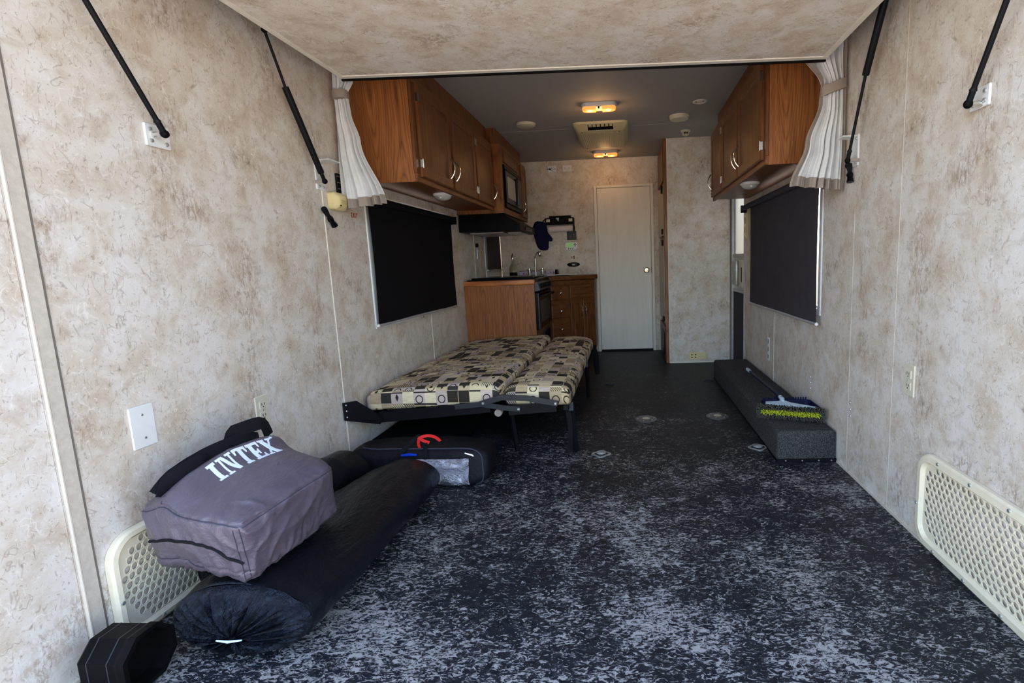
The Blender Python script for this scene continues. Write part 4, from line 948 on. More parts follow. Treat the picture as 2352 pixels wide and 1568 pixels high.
# ------------------------------------------------------------------ carpeted boxes over the wheels
t = thing('carpeted_box', 'long grey carpeted wheel box carrying the broom', 'box', (2.29, 3.4, 0))
nzx = lambda p: Vector(p) + Vector((dent(p, 14, .002), dent(p, 14, .002, 9), dent(p, 18, .0025, 5)))
def fuzzy(mb, x0, x1, y0, y1, z0, z1, r, ny):
    rs = []
    sec = [(x0, z0), (x0, z0 + (z1 - z0) * .5), (x0, z1 - r)] + [(x0 + r - r * cos(a), z1 - r + r * sin(a)) for a in (pi / 6, pi / 3, pi / 2)] + [(x0 + (x1 - x0) * k, z1) for k in (.4, .6, .8)] + [(x1 - r + r * sin(a), z1 - r + r * cos(a)) for a in (0, pi / 6, pi / 3, pi / 2)] + [(x1, z0)]
    for k in range(ny + 1):
        y = y0 + (y1 - y0) * k / ny; e = 0 if 0 < k < ny else .0
        rs.append([tuple(nzx((a, y, b)) if b > z0 else (a, y, b)) for a, b in sec])
    a0 = [(x0 + (x - x0) * 1 + ((x0 + x1) / 2 - x) * .04, y - .006 if True else y, z - (z - z0) * .06) for x, y, z in rs[0]]
    return mb.rings([a0] + rs)
fuzzy(MB(), 2.152, 2.432, 2.486, 4.352, .012, .160, .016, 60).build('carpet_cover', 'carpet', t, smooth=.9)
MB().box(2.150, 2.434, 2.484, 4.354, 0, .0125).build('base_board', 'black', t)
ms = MB().box(2.148, 2.434, 2.474, 2.480, .0, .020, .001).build('metal_strip', 'blackm', t, 'black metal edge strip')
for x in (2.19, 2.27, 2.35, 2.41): MB().lathe([(.004, 0), (.003, -.003)], (x, 2.474, .011), 'y', 8).build('rivet', 'steel', ms)
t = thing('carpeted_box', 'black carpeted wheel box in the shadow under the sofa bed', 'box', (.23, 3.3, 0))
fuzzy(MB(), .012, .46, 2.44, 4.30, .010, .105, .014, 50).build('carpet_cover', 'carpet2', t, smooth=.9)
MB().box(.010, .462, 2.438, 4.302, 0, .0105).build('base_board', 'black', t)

# broom and dustpan
t = thing('broom', 'broom with navy handle and lime bristles lying on carpeted box', 'broom', (2.29, 2.75, .17))
h0, h1 = Vector((2.268, 2.812, .236)), Vector((2.318, 3.86, .180))
MB().tube([h0, h0.lerp(h1, .5), h0.lerp(h1, .90)], .0095, 12).build('broom_handle', 'navyp', t)
MB().tube([h0.lerp(h1, .88), h0.lerp(h1, .90), h0.lerp(h1, .98), h1], [.010, .0135, .0135, .011], 12).build('grip', 'paleblue', t, 'pale blue grip')
MB().tube([h0 + Vector((-.002, -.03, -.014)), h0 + Vector((0, 0, -.004)), h0.lerp(h1, .04)], [.010, .013, .011], 12).build('socket', 'paleblue', t)
hp = [(2.166, 2.762), (2.405, 2.677), (2.412, 2.692), (2.30, 2.762), (2.268, 2.805), (2.238, 2.785), (2.172, 2.782)]
hz = lambda x, y: .200 + (y - 2.70) * .10
MB().rings([[(x, y, hz(x, y)) for x, y in hp], [(x, y, hz(x, y) + .020) for x, y in hp]]).build('broom_head', 'paleblue', t, 'pale blue head')
rng = random.Random(3)
bax, bay = Vector((2.148, 2.770, .200)), Vector((2.428, 2.670, .200))       # root line of the bristle block
bdir = Vector((-.336, -.942, 0))
def tufts(mb, lo, hi, za, zc, na, nr, ln, rad):
    for i in range(na):
        for j in range(nr):
            u = lo + (hi - lo) * (i + rng.random()) / na; w = za + (zc - za) * (j + rng.random()) / nr
            a = bax.lerp(bay, u) + Vector((0, 0, (w - .5) * .022))
            e = bax.lerp(bay, .5 + (u - .5) * 1.12) + bdir * ln * rng.uniform(.90, 1.06) + Vector((rng.uniform(-.004, .004), 0, (w - .42) * .078 + rng.uniform(-.003, .003)))
            if e.z < .167: e.z = .167
            mb.tube([a, a.lerp(e, .6) + Vector((0, 0, .003)), e], [.0018, .0022, .0018], 4)
    return mb
tufts(MB(), 0, 1, 0, .36, 70, 4, .096, .002).build('bristles', 'bristle', t, 'grey outer bristles', kind='stuff', smooth=0)
tufts(MB(), 0, 1, .60, 1, 80, 5, .098, .002).build('bristles', 'bristle', t, 'grey outer bristles', kind='stuff', smooth=0)
tufts(MB(), 0, .06, .3, .7, 8, 5, .098, .002).build('bristles', 'bristle', t, 'grey outer bristles', kind='stuff', smooth=0)
tufts(MB(), .94, 1, .3, .7, 8, 5, .098, .002).build('bristles', 'bristle', t, 'grey outer bristles', kind='stuff', smooth=0)
tufts(MB(), .06, .94, .32, .62, 66, 5, .104, .002).build('lime_bristles', 'lime', t, 'lime inner bristles', kind='stuff', smooth=0)
t = thing('dustpan', 'navy plastic dustpan lying under the broom head', 'dustpan', (2.29, 2.80, .165))
def pan(u, v, s):
    x = 2.155 + .27 * u; y = 2.69 + .155 * v; e = max(0, abs(2 * u - 1) - .82) / .18; b = max(0, v - .72) / .28
    z = .166 + .052 * max(e ** 1.5, b ** 1.2)
    return (x - .012 * e * (1 if u > .5 else -1) * 0, y - .02 * e, z + (.003 if s else 0))
MB().sheet(pan, 36, 20, .003).build('pan_tray', 'navyp', t)
for k in range(18):
    x = 2.175 + k * .0135; MB().box(x, x + .006, 2.842, 2.850, .214, .232, .001).build('comb_tooth', 'navyp', t)
MB().tube([(2.27, 2.845, .222), (2.28, 2.90, .222), (2.285, 2.99, .19)], [.014, .012, .010], 10).build('pan_handle', 'navyp', t)

# ------------------------------------------------------------------ floor hardware
def socket(label, x, y, r=.07):
    t = thing('table_socket', label, 'floor socket', (x, y, 0), 'round table leg sockets in the floor')
    MB().lathe([(r, 0), (r, .003), (r * .93, .006), (r * .40, .007), (r * .36, .002)], (x, y, 0), 'z', 36).build('flange', 'socket', t)
    MB().lathe([(r * .36, .007), (r * .33, .004), (r * .28, .0015), (.001, .0015)], (x, y, 0), 'z', 24).build('socket_cup', 'chrome', t)
    for k in range(6):
        a = 2 * pi * k / 6 + .2; MB().lathe([(.005, .006), (.003, .009)], (x + r * .78 * cos(a), y + r * .78 * sin(a), 0), 'z', 8).build('screw', 'steel', t)
socket('round steel table socket in the floor, farther from the carpeted box', 1.529, 3.225); socket('round steel table socket in the floor beside the carpeted box', 1.992, 3.26)
def dring(label, x, y, mat='steel', r=.045):
    t = thing('tie_down_ring', label, 'tie-down', (x, y, 0), 'recessed tie-down rings in the floor')
    def dia(k, z): return [(x + r * k * 1.05 * cos(a) * (1 + .12 * cos(4 * a)), y + r * k * cos(a - pi / 2) * (1 + .12 * cos(4 * a)), z) for a in [2 * pi * j / 32 for j in range(32)]]
    pn = MB().rings([dia(1, 0), dia(1, .004), dia(.9, .006), dia(.72, .003)], True, False).build('recessed_pan', mat, t); MB().rings([dia(.74, .0005), dia(.74, .0028), dia(.5, .0012), dia(.05, .001)]).build('pan_well', 'bluegrey', pn)
    pts = [(x + .021 * cos(a), y - .004 + .018 * sin(a), .006 + .004 * (sin(a) < 0)) for a in [2 * pi * k / 18 for k in range(19)]]
    MB().tube(pts, .004, 8).build('ring', mat, t)
    MB().box(x - .024, x + .024, y + .006, y + .014, .002, .010, .002).build('cross_bar', mat, t)
dring('zinc tie-down ring in the floor near the sofa bed legs', 1.267, 2.62); dring('zinc tie-down ring against the near end of the carpeted box', 2.108, 2.69)
dring('dark tie-down ring in the floor beside the far sofa bed leg', 1.26, 4.198, 'bluegrey', .036); dring('dark tie-down ring beside the far end of the carpeted box', 2.092, 4.262, 'bluegrey', .036)

# ------------------------------------------------------------------ sofa bed
t = thing('sofa_bed', 'fold-out sofa bed with patchwork mattresses on black steel legs', 'sofa bed', (.6, 3.4, 0))
def mattress(x0, x1, y0, y1, zf, th, r, crown, name):
    nx, ny = 26, 64; rs = []; r_full = r
    # cross-section loop (x,z) rounded
    def loop(y, sh):
        pts = []; e = sh; r = r_full * (1 - .55 * min(1, sh / r_full))
        xa, xb = x0 + e * .7, x1 - e * .7
        def zb(x): return zf(x) + e * .45
        def zt(x):
            u = (x - x0) / (x1 - x0); return zf(x) + th - e * .75 + crown * sin(pi * max(0, min(1, u)))
        q = [(-1, 0)]
        for k in range(6): a = pi + pi / 2 * k / 5; pts.append((xa + r * .5 + r * .5 * cos(a), zb(xa) + r * .5 + r * .5 * sin(a)))
        for k in range(6): a = -pi / 2 + pi / 2 * k / 5; pts.append((xb - r * .5 + r * .5 * cos(a), zb(xb) + r * .5 + r * .5 * sin(a)))
        for k in range(6): a = pi / 2 * k / 5; pts.append((xb - r + r * cos(a), zt(xb) - r + r * sin(a)))
        for k in range(1, nx): x = xb - r + (xa + r - xb + r) * k / nx; pts.append((x, zt(x)))
        for k in range(6): a = pi / 2 + pi / 2 * k / 5; pts.append((xa + r + r * cos(a), zt(xa) - r + r * sin(a)))
        return [(x + dent((x, y, z), 5, .004), y, z + dent((x, y, z), 6, .006, 3)) for x, z in pts]
    prof = [(0, r), (.10, r * .62), (.3, r * .3), (.6, r * .10), (1, 0)]
    for k, sh in prof: rs.append(loop(y0 + r * k, sh))
    for k in range(1, ny): rs.append(loop(y0 + r + (y1 - y0 - 2 * r) * k / ny, 0))
    for k, sh in reversed(prof): rs.append(loop(y1 - r * k, sh))
    return MB().rings(rs).build(name, 'fabric', t, smooth=1.2)
z1f = lambda x: .272 + (x - .02) * .045
z2f = lambda x: .285 - max(0, x - .95) * .03
mattress(.022, .758, 2.555, 4.395, z1f, .108, .045, .010, 'mattress')
mattress(.768, 1.122, 2.575, 4.395, z2f, .105, .045, .006, 'mattress')
def bar(parent, name, pts, w, th, mat='blackm', y=2.55):
    """flat steel bar in a plane of constant y through (x,z) points"""
    up_ = []; dn = []
    for i, (x, z) in enumerate(pts):
        a = Vector(pts[max(0, i - 1)]); b = Vector(pts[min(len(pts) - 1, i + 1)]); d = (b - a).normalized(); n_ = Vector((-d.y, d.x)) * w / 2
        up_.append((x + n_.x, y, z + n_.y)); dn.append((x - n_.x, y, z - n_.y))
    mb = MB()
    for i in range(len(pts) - 1):
        q = [up_[i], up_[i + 1], dn[i + 1], dn[i]]; mb.prism(q, (0, th, 0))
    return mb.build(name, mat, parent, smooth=.3)
bar(t, 'end_beam', [(.10, .246), (.40, .268), (.70, .292)], .056, .035, y=2.545)
a1 = bar(t, 'linkage_arm', [(.52, .300), (.66, .312), (.78, .290), (.862, .283)], .026, .012, 'armsteel', y=2.528)
a2 = bar(t, 'linkage_arm', [(.66, .318), (.77, .350), (.90, .343), (1.06, .312)], .028, .010, 'armsteel', y=2.514)
bar(t, 'linkage_plate', [(.80, .275), (.95, .285), (1.05, .290)], .050, .006, y=2.532)
for x, z, p in ((.855, .284, a1), (1.05, .314, a2), (.675, .322, a2)):
    MB().lathe([(.007, 0), (.006, -.005)], (x, 2.514 if p is a2 else 2.528, z), 'y', 10).build('rivet', 'steel', p)
# wall bracket of the end beam
wb = MB(); poly = [(.004, 2.385, .372), (.004, 2.385, .283), (.105, 2.535, .214), (.118, 2.545, .238), (.105, 2.535, .268), (.045, 2.44, .368)]
wb.prism(poly, (.008, -.006, 0)); wbo = wb.build('wall_bracket', 'blackm', t, smooth=.2)
for z in (.358, .328, .296): MB().lathe([(.006, .010), (.004, .014)], (.008, 2.392, z), 'x', 8).build('bolt', 'steel', wbo)
MB().lathe([(.011, 0), (.009, -.006), (.003, -.008)], (.108, 2.535, .240), 'y', 12).build('pivot_bolt', 'steel', wbo)
MB().box(.03, .06, 2.58, 4.38, .235, .268, .003).build('side_rail', 'blackm', t); MB().box(.72, .75, 2.58, 4.38, .255, .29, .003).build('side_rail', 'blackm', t); MB().box(1.075, 1.105, 2.60, 4.38, .25, .280, .003).build('side_rail', 'blackm', t)
MB().box(.04, 1.08, 4.35, 4.385, .245, .275, .003).build('cross_rail', 'blackm', t)
for p0, p1, w in (((1.112, 2.665, .262), (1.128, 2.668, 0), .013), ((.775, 2.68, .25), (.797, 2.69, 0), .011), ((1.105, 3.815, .262), (1.112, 3.81, 0), .012), ((.775, 4.30, .25), (.79, 4.30, 0), .011)):
    lg = MB().tube([p0, p1], w * 1.25, 4).build('leg', 'blackm', t, smooth=0)
    if p0[0] > 1: MB().box(p0[0] - .014, p0[0] + .014, p0[1] - .022, p0[1] - .012, .235, .285, .002).build('leg_clip', 'bluegrey', lg)
mb = MB(); mb.sheet(lambda u, v, s: (1.078 + .028 * u + .012 * sin(v * 3.2), 2.672 - .02 * sin(v * 2) + (.002 if s else 0), .25 * v + .004), 3, 10, .002); mb.build('hanging_strap', 'strap', t)
for x in (.74,):
    MB().lathe([(.02, 0), (.02, .03)], (x, 2.55, .258), 'y', 10).build('padded_knob', 'hem', t)
MB().tube([(1.125, 4.39, .30), (1.145, 4.37, .22), (1.14, 4.40, .14), (1.15, 4.38, .05)], [.018, .022, .025, .018], 8).build('corner_strap', 'strap', t)

# ------------------------------------------------------------------ luggage heap
# far black zip bag
t = thing('zip_bag', 'black zip bag with a clear window and red ribbon on its straps', 'bag', (.42, 2.34, 0))
def sbox(p, n, sx, sy, sz, e):
    """superellipsoid box point from direction"""
    return p
def bagpt(u, v, x0, x1, y0, y1, z0, z1, e=.35, lean=0, wr=.006, sd=0):
    th = 2 * pi * u; ph = -pi / 2 + pi * min(max(v, .012), .988)
    sg = lambda w_, p_: (abs(w_) ** p_) * (1 if w_ >= 0 else -1)
    a = sg(cos(ph), e) ; X_ = a * sg(cos(th), e); Y_ = a * sg(sin(th), e); Z_ = sg(sin(ph), e)
    p = Vector(((x0 + x1) / 2 + (x1 - x0) / 2 * X_, (y0 + y1) / 2 + (y1 - y0) / 2 * Y_ + lean * Z_, (z0 + z1) / 2 + (z1 - z0) / 2 * Z_))
    d = dent(p, 8, wr, sd) + dent(p, 22, wr * .5, sd + 4)
    return p + Vector((X_, Y_, Z_)) * d
def closed_shell(mb, fn, nu, nv):
    return mb.rings([[tuple(fn(i / nu, j / nv)) for i in range(nu)] for j in range(nv + 1)])
fb = lambda u, v: bagpt(u, v, .08, .765, 2.222, 2.425, .002, .185, .38, .018)
closed_shell(MB(), fb, 72, 36).build('bag_body', 'blackbag', t, smooth=1.2)
def on_front(x, z, off=0.004, Y=2.235):
    # front face of the bag, leaning back
    xn = (x - .4225) / .3425; zn = (z - .0935) / .0915
    k = max(0, 1 - abs(xn) ** 5.3); kz = max(0, 1 - abs(zn) ** 5.3)
    return (x, 2.33 + .018 * zn - .095 * (k ** .19) * (kz ** .19) - off, z)
def on_body(x, z, off):
    ip = lambda q: (1 if q >= 0 else -1) * abs(max(-.995, min(.995, q))) ** (1 / .38)
    ph = math.asin(ip((z - .0935) / .0915)); th = math.asin(ip((x - .4225) / .3425 / max(.3, cos(ph) ** .38)))
    return fb(.75 + th / (2 * pi), .5 + ph / pi) + Vector((0, -off, 0))
def film(u, v, s):
    x, z = .335 + .34 * u, .010 + .128 * v
    return tuple(on_body(x, z, .004 + .003 * s + .012 * sin(pi * u) ** .7 * sin(pi * v) ** .7 + .0035 * sin(21 * u + 9 * v + 3 * sin(7 * v)) * sin(pi * v) + dent((u * 5, v * 3, 1), 2.2, .004)))
MB().sheet(film, 56, 24, .003).build('clear_window', 'window_film', t, 'crinkled clear vinyl window')
zu = [(.56 + .30 * k / 16, .80 - .05 * max(0, k - 10) / 6) for k in range(17)] + [(.868 + .05 * k / 8, .74 - .52 * k / 8) for k in range(1, 9)]
zc = Vector((.42, 2.33, .09)); zp = [fb(u, v) + (fb(u, v) - zc).normalized() * .003 for u, v in zu]
MB().tube(zp, .004, 6).build('zipper', 'stitch', t, 'dark zipper track')
MB().tube([(.655, 2.238, .160), (.685, 2.240, .150), (.705, 2.252, .132)], [.005, .006, .004], 6).build('zip_pull', 'chrome', t, 'chrome zip pull')
def ribbon(mb, pts, w, wv=(0, 0, 1), th=.0015):
    pts = [Vector(p) for p in pts]; wv = Vector(wv)
    for _ in range(2):
        if len(pts) < 14: pts = [pts[0]] + [q for a_, b_ in zip(pts, pts[1:]) for q in (a_.lerp(b_, .25), a_.lerp(b_, .75))] + [pts[-1]]
    def f(u, v, s):
        k = u * (len(pts) - 1); i = min(int(k), len(pts) - 2); p = pts[i].lerp(pts[i + 1], k - i)
        d = (pts[i + 1] - pts[i]).normalized(); c = d.cross(wv); c = c.normalized() if c.length > 1e-4 else Vector((1, 0, 0)); n_ = c.cross(d)
        return tuple(p + c * (v - .5) * w + n_ * (th if s else 0))
    return mb.sheet(f, (len(pts) - 1) * 2, 4, th)
ribbon(MB(), [(.30, 2.222, .115), (.36, 2.235, .175), (.40, 2.28, .215), (.425, 2.30, .228)], .020, (0, -1, .3)).build('carry_strap', 'strap', t)
ribbon(MB(), [(.475, 2.222, .115), (.472, 2.228, .168), (.455, 2.28, .205), (.44, 2.30, .222)], .020, (0, -1, .3)).build('carry_strap', 'strap', t)
ribbon(MB(), [(.432, 2.27, .168), (.425, 2.265, .200), (.43, 2.27, .226), (.455, 2.285, .232), (.49, 2.295, .226), (.515, 2.30, .205), (.518, 2.30, .198)], .014, (0, -1, .35)).build('red_ribbon', 'red', t, 'red ribbon knot')
ribbon(MB(), [(.425, 2.268, .228), (.45, 2.27, .212), (.475, 2.275, .200)], .014, (0, -1, .4)).build('red_ribbon', 'red', t, 'red ribbon tail')
MB().tube([(.355, 2.228, .157), (.395, 2.226, .161), (.43, 2.228, .158)], [.005, .008, .005], 8).build('blue_tag', 'blue', t, 'bright blue tag')

# long rolls in black wrap
def roll(name, label, path, nseg=64, wr=.010, gather=True, sd=0, mat='tarp'):
    """path: list of (y, cx, cz, rx, rz); flattened roll with wrinkles"""
    t = thing(name, label, 'bundle', (path[0][1], path[0][0], 0), 'long rolled bundles in black plastic')
    def at(k):
        k = k * (len(path) - 1); i = min(int(k), len(path) - 2); f = k - i; f = f * f * (3 - 2 * f)
        return [a + (b - a) * f for a, b in zip(path[i], path[i + 1])]
    rs = []; nn = 56
    for i in range(nseg + 1):
        y, cx_, cz_, rx, rz = at(i / nseg); r_ = []
        for j in range(nn):
            a = 2 * pi * j / nn
            p = Vector((cx_ + rx * cos(a), y, cz_ + rz * sin(a)))
            w_ = wr * (noise.noise(Vector((p.x * 6 + sd, p.y * 3.0, p.z * 9))) + .55 * noise.noise(Vector((p.x * 14, p.y * 9 + p.x * 16, p.z * 16 + sd))))
            edge = min(i, nseg - i) / 3; w_ *= min(1, .3 + edge)
            q = p + Vector((cos(a), 0, sin(a))) * w_
            if q.z < .003: q.z = .003
            r_.append(tuple(q))
        rs.append(r_)
    MB().rings(rs, cap0=not gather).build('wrap', mat, t, smooth=1.2)
    if gather:
        y, cx_, cz_, rx, rz = path[0]; rs = []
        for k in range(22):
            f = k / 21; rad = 1 - f * .955; r_ = []
            bulge = -.045 * sqrt(max(0, 1 - (1 - f) ** 2.2)) if f < .75 else -.045 + (f - .75) * .02
            for j in range(112):
                a = 2 * pi * j / 112
                pl = (.012 * sin(23 * a + 1.6 * sin(3 * a)) + .008 * sin(41 * a + 1)) * min(1, f * 2.2) * (.35 + .65 * rad) + .007 * noise.noise(Vector((cos(a) * 3, sin(a) * 3, f * 3)))
                gx, gz = cx_ + (-.0) * f, cz_ - .028 * f
                p = Vector((gx + rx * rad * cos(a), y + bulge + pl, gz + rz * rad * sin(a)))
                if p.z < .003: p.z = .003
                r_.append(tuple(p))
            rs.append(r_)
        MB().rings(rs).build('gathered_end', 'tarp2', t, 'pleated gathered end', smooth=1.0)
        MB().tube([(cx_ - .035, y - .052, cz_ - .026), (cx_, y - .056, cz_ - .026), (cx_ + .035, y - .052, cz_ - .024)], [.002, .0035, .002], 8).build('tie', 'paleblue', t, 'thin pale tie')
    return t
roll('tarp_roll', 'long black plastic bundle with gathered end, nearest the open floor', [(1.195, .372, .102, .196, .098), (1.24, .372, .104, .204, .102), (1.5, .385, .104, .196, .102), (1.8, .405, .102, .182, .099), (2.02, .42, .098, .165, .094), (2.13, .425, .09, .145, .086), (2.19, .43, .08, .10, .06)], gather=True)
roll('tarp_roll', 'black bundle squeezed between the wall and the gathered bundle', [(1.42, .096, .085, .05, .06), (1.46, .098, .100, .066, .095), (1.8, .106, .104, .076, .101), (2.02, .128, .118, .108, .114), (2.13, .140, .112, .118, .108), (2.195, .145, .09, .09, .07)], gather=False, sd=7, wr=.008)

# grey carry bag
t = thing('carry_bag', 'large purple-grey carry bag with white lettering and black straps', 'bag', (.3, 1.35, .2))
CB = {'000': (.085, 1.245, .205), '100': (.448, 1.165, .212), '110': (.455, 1.560, .215), '010': (.075, 1.640, .21),
      '001': (.060, 1.225, .405), '101': (.482, 1.105, .415), '111': (.515, 1.478, .425), '011': (.150, 1.640, .475)}
CB = {k: Vector(v) for k, v in CB.items()}
def tri(u, v, w):
    r = Vector((0, 0, 0))
    for k, p in CB.items(): r += p * ((u if k[0] == '1' else 1 - u) * (v if k[1] == '1' else 1 - v) * (w if k[2] == '1' else 1 - w))
    return r
def bagmap(u, v, w, off=0.0):
    """unit cube surface -> bag surface: rounded, puffed and creased"""
    c = Vector((u - .5, v - .5, w - .5)) * 2
    L8 = (abs(c.x) ** 9 + abs(c.y) ** 9 + abs(c.z) ** 9) ** (1 / 9)
    q = c / L8
    p = tri(q.x / 2 + .5, q.y / 2 + .5, q.z / 2 + .5)
    ctr = tri(.5, .5, .5); n_ = (p - ctr).normalized()
    top = max(0, q.z); puff = 0.0
    puff += .035 * (1 - q.x ** 2) * (1 - q.y ** 2) * max(0, q.z) + .02 * (1 - q.x ** 2) * (1 - q.z ** 2) * abs(min(0, q.y)) + .022 * (1 - q.y ** 2) * (1 - q.z ** 2) * max(0, q.x)
    # ridge of the top panel towards the wall
    rid = exp(-((q.x + .42) / .22) ** 2) * max(0, q.z) * (1 - .4 * q.y ** 2) * .040
    rg = lambda q_, k_: (1 - abs(noise.noise(Vector(q_)))) ** k_ - .55        # sharp fold lines
    cr = .010 * noise.noise(Vector((p.x * 9, p.y * 9, p.z * 11))) + .008 * rg((p.x * 7 + 3 * p.z, p.y * 5 + 2, p.z * 6), 5)
    near = exp(-(((q.x - .75) / .6) ** 2 + ((q.y + .8) / .6) ** 2))
    cr += near * (.012 * rg((p.x * 16 + p.z * 5, p.y * 16, p.z * 6 + 5), 4) + .008 * noise.noise(Vector((p.x * 24, p.y * 24, p.z * 7 + 5))))
    low = max(0, -q.z) * (1 if max(abs(q.x), abs(q.y)) > .85 else .3)
    cr += (.35 + low) * .006 * rg((p.x * 30, p.y * 30, p.z * 8), 4)
    if q.z > .9: cr *= .55 + .3 * near
    seam = -.0045 * exp(-((q.z - .86) / .035) ** 2) * (1 if max(abs(q.x), abs(q.y)) > .9 else 0)
    seam -= .004 * exp(-((q.z + .62) / .03) ** 2) * (1 if q.y < -.9 else 0)
    return p + n_ * (cr + seam + off) + Vector((0, 0, puff * .8 + rid)) + Vector((1, 0, 0)) * (.3 * puff * max(0, q.x)) + Vector((0, -1, 0)) * (.25 * puff * max(0, -q.y))
mb = MB(); N = 64
bm = bmesh.new(); bmesh.ops.create_cube(bm, size=1); bmesh.ops.subdivide_edges(bm, edges=bm.edges[:], cuts=N, use_grid_fill=True)
for v_ in bm.verts: v_.co = bagmap(v_.co.x + .5, v_.co.y + .5, v_.co.z + .5)
bm.verts.index_update(); mb.add([tuple(q.co) for q in bm.verts], [tuple(q.index for q in f.verts) for f in bm.faces]); bm.free()
mb.build('bag_body', 'bag', t, smooth=1.5)
def on_bag(pts, off): return [tuple(bagmap(*p, off)) for p in pts]
def lerp_pts(a, b, n): return [tuple(a[i] + (b[i] - a[i]) * k / n for i in range(3)) for k in range(n + 1)]
# zipper on the near side, seams
zz = [(u, 0, .43 + .11 * sin(u * pi * 1.05) - .16 * max(0, u - .72) / .28) for u in [k / 30 for k in range(1, 29)]]
MB().tube(on_bag(zz, .001), .0042, 6).build('zipper', 'strap', t, 'black curved zipper')
for nm, pts in (('seam', [(u, 0, .93) for u in [k / 24 for k in range(1, 25)]]), ('seam', [(1, v, .93) for v in [k / 24 for k in range(0, 25)]]), ('seam', [(u, 0, .16 + .05 * sin(u * 7)) for u in [k / 24 for k in range(1, 24)]]),
                ('seam', [(.97, 0, w) for w in [k / 24 for k in range(1, 23)]]), ('seam', [(.915, 0, w) for w in [k / 24 for k in range(1, 22)]]), ('seam', [(.26, v, 1) for v in [k / 24 for k in range(1, 24)]]), ('seam', [(.26, 0, w) for w in (.97, .985, 1.0)])):
    MB().tube(on_bag(pts, .0002), .0013, 5).build(nm, 'stitch', t)
# straps on the wall side of the top
def strap_path(u, v0, v1, h, n=18):
    out_ = []
    for k in range(n + 1):
        f = k / n; p = bagmap(u, v0 + (v1 - v0) * f, 1, .004); out_.append(p + Vector((-.004, 0, h * min(1, sin(pi * f) * 2.2))))
    return out_
sp = strap_path(.17, .10, .88, .018); ribbon(MB(), sp, .050, (-.8, 0, -.5), .003).build('carry_strap', 'strap', t, 'wide black webbing strap')
sp2 = [p + Vector((.03, 0, 0)) for p in strap_path(.12, .10, .46, .034)]; ribbon(MB(), sp2, .045, (-.8, 0, -.5), .003).build('carry_strap', 'strap', t)
sp3 = [p + Vector((-.02, .02, .0)) for p in strap_path(.18, .62, 1.0, .045)]; ribbon(MB(), sp3, .045, (-.8, 0, -.5), .003).build('carry_strap', 'strap', t)
# lettering, slab serif, on the top panel: reads along +y, letter tops towards the wall
def slab_glyph(c):
    s, w, e = .26, .10, .13
    if c == 'I': return .52, [[(0, 0), (.52, 0), (.52, e), (0, e)], [(.13, e), (.39, e), (.39, 1 - e), (.13, 1 - e)], [(0, 1 - e), (.52, 1 - e), (.52, 1), (0, 1)]]
    if c == 'N': return .98, [[(0, 0), (.36, 0), (.36, w), (0, w)], [(.12, w), (.24, w), (.24, 1 - w), (.12, 1 - w)], [(0, 1 - w), (.12, 1 - w), (.12, 1), (0, 1)], [(.12, 1 - w), (.36, 1 - w), (.34, 1), (.12, 1)], [(.24, .98), (.44, 1), (.86, 0), (.66, 0)], [(.74, .2), (.86, 0), (.86, 1 - w), (.74, 1 - w)], [(.62, 1 - w), (.98, 1 - w), (.98, 1), (.62, 1)]]
    if c == 'T': return .86, [[(.2, 0), (.66, 0), (.66, e), (.2, e)], [(.3, e), (.56, e), (.56, 1 - e), (.3, 1 - e)], [(0, 1 - e), (.86, 1 - e), (.86, 1), (0, 1)], [(0, .70), (.09, .70), (.15, 1 - e), (0, 1 - e)], [(.77, .70), (.86, .70), (.86, 1 - e), (.71, 1 - e)]]
    if c == 'E': return .82, [[(0, 0), (.82, 0), (.82, e), (0, e)], [(.11, e), (.37, e), (.37, 1 - e), (.11, 1 - e)], [(0, 1 - e), (.80, 1 - e), (.80, 1), (0, 1)], [(.37, .44), (.56, .44), (.56, .56), (.37, .56)], [(.54, .36), (.62, .36), (.62, .64), (.54, .64)], [(.70, e), (.82, e), (.82, .32), (.76, .32)], [(.68, 1 - e), (.80, 1 - e), (.80, .70), (.74, .70)]]
    if c == 'X': return .98, [[(0, 0), (.38, 0), (.38, w), (0, w)], [(.54, 0), (.98, 0), (.98, w), (.54, w)], [(0, 1 - w), (.44, 1 - w), (.44, 1), (0, 1)], [(.60, 1 - w), (.98, 1 - w), (.98, 1), (.60, 1)], [(.06, 1 - w), (.38, 1 - w), (.92, w), (.60, w)], [(.12, w), (.26, w), (.86, 1 - w), (.72, 1 - w)]]
LX0, LH, LY0, LS = .485, .165, .32, .118      # u of baseline, letter height in u, start v, v per glyph unit
def lmap(gx, gy, off): return tuple(bagmap(LX0 - LH * gy, LY0 + LS * gx, 1, off))
gx = 0
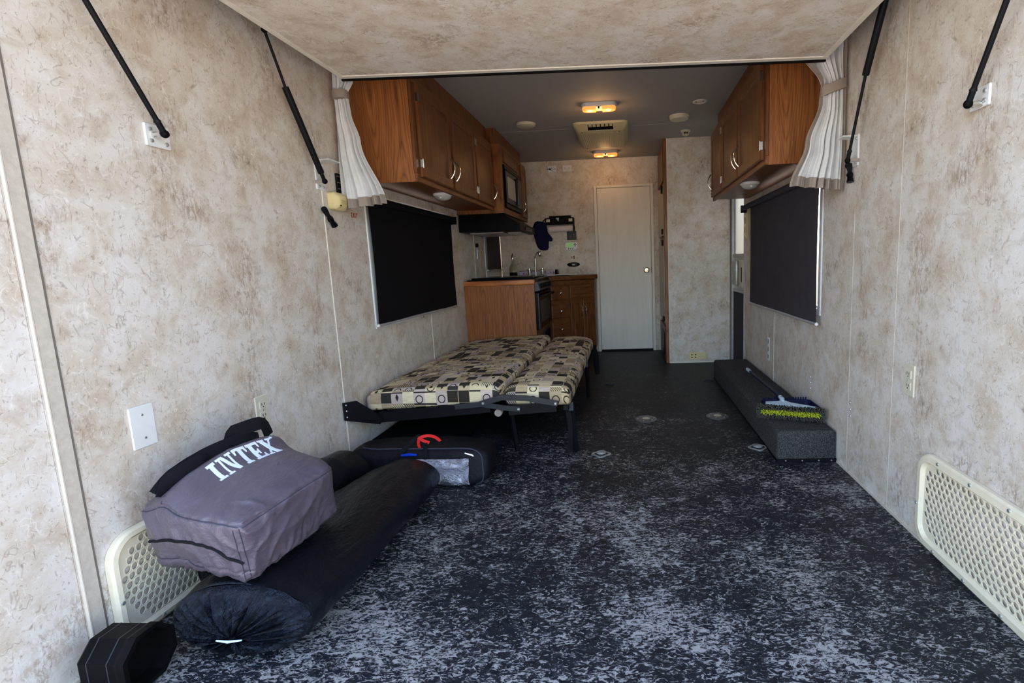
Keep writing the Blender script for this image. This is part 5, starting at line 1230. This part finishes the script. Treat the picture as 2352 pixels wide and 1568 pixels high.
for c in 'INTEX':
    w_, polys = slab_glyph(c); mb = MB()
    for pi_, q in enumerate(polys):
        def f(u, v, s, q=q):
            a = [q[0][i] + (q[1][i] - q[0][i]) * u for i in (0, 1)]; b = [q[3][i] + (q[2][i] - q[3][i]) * u for i in (0, 1)]
            return lmap(gx + a[0] + (b[0] - a[0]) * v, a[1] + (b[1] - a[1]) * v, .0016 + .00002 * pi_ - (.0012 if s else 0))
        mb.sheet(f, 4, 4, .001)
    mb.build('letter', 'print', t, 'white printed letter', smooth=1.0); gx += w_ + .10
mb = MB()      # small registered mark after the last letter
rc = (gx + .03, 1.02)
mb.tube([lmap(rc[0] + .085 * cos(a), rc[1] + .07 * sin(a), .001) for a in [2 * pi * k / 20 for k in range(21)]], .0009, 5)
for a, b in (((-.03, -.04), (-.03, .04)), ((-.03, .04), (.025, .03)), ((.025, .03), (-.03, 0)), ((-.01, 0), (.03, -.04))):
    mb.tube([lmap(rc[0] + a[0], rc[1] + a[1], .001), lmap(rc[0] + b[0], rc[1] + b[1], .001)], .0008, 5)
mb.build('registered_mark', 'print', t)

# faceted black plastic foot at the near corner
t = thing('plastic_foot', 'faceted black plastic cap on the floor before the cream vent', 'cap', (.12, 1.14, .05))
def oct_(x, r, cy_=1.090, cz_=.078): return [(x, cy_ + r * cos(a), cz_ + r * sin(a)) for a in [2 * pi * (k + .5) / 8 for k in range(8)]]
MB().rings([oct_(.082, .066), oct_(.090, .072), oct_(.182, .072), oct_(.192, .076), oct_(.210, .076), oct_(.210, .064), oct_(.172, .060)], True, True).build('cap_shell', 'black', t, smooth=.3)
for x in (.110, .162): MB().rings([oct_(x, .0725), oct_(x + .003, .0725)], False, False).build('rim_line', 'bluegrey', t, smooth=.3)
# low cream cover between the heap and the zip bag
t = thing('wall_cover', 'small cream plastic cover low on the wall behind the black bundles', 'cover', (0, 2.33, .04))
MB().box(.001, .045, 2.25, 2.41, .03, .088, .012, 3).build('cover_shell', 'cream', t); MB().box(.044, .047, 2.28, 2.38, .05, .056, .001).build('rib', 'cream', t)
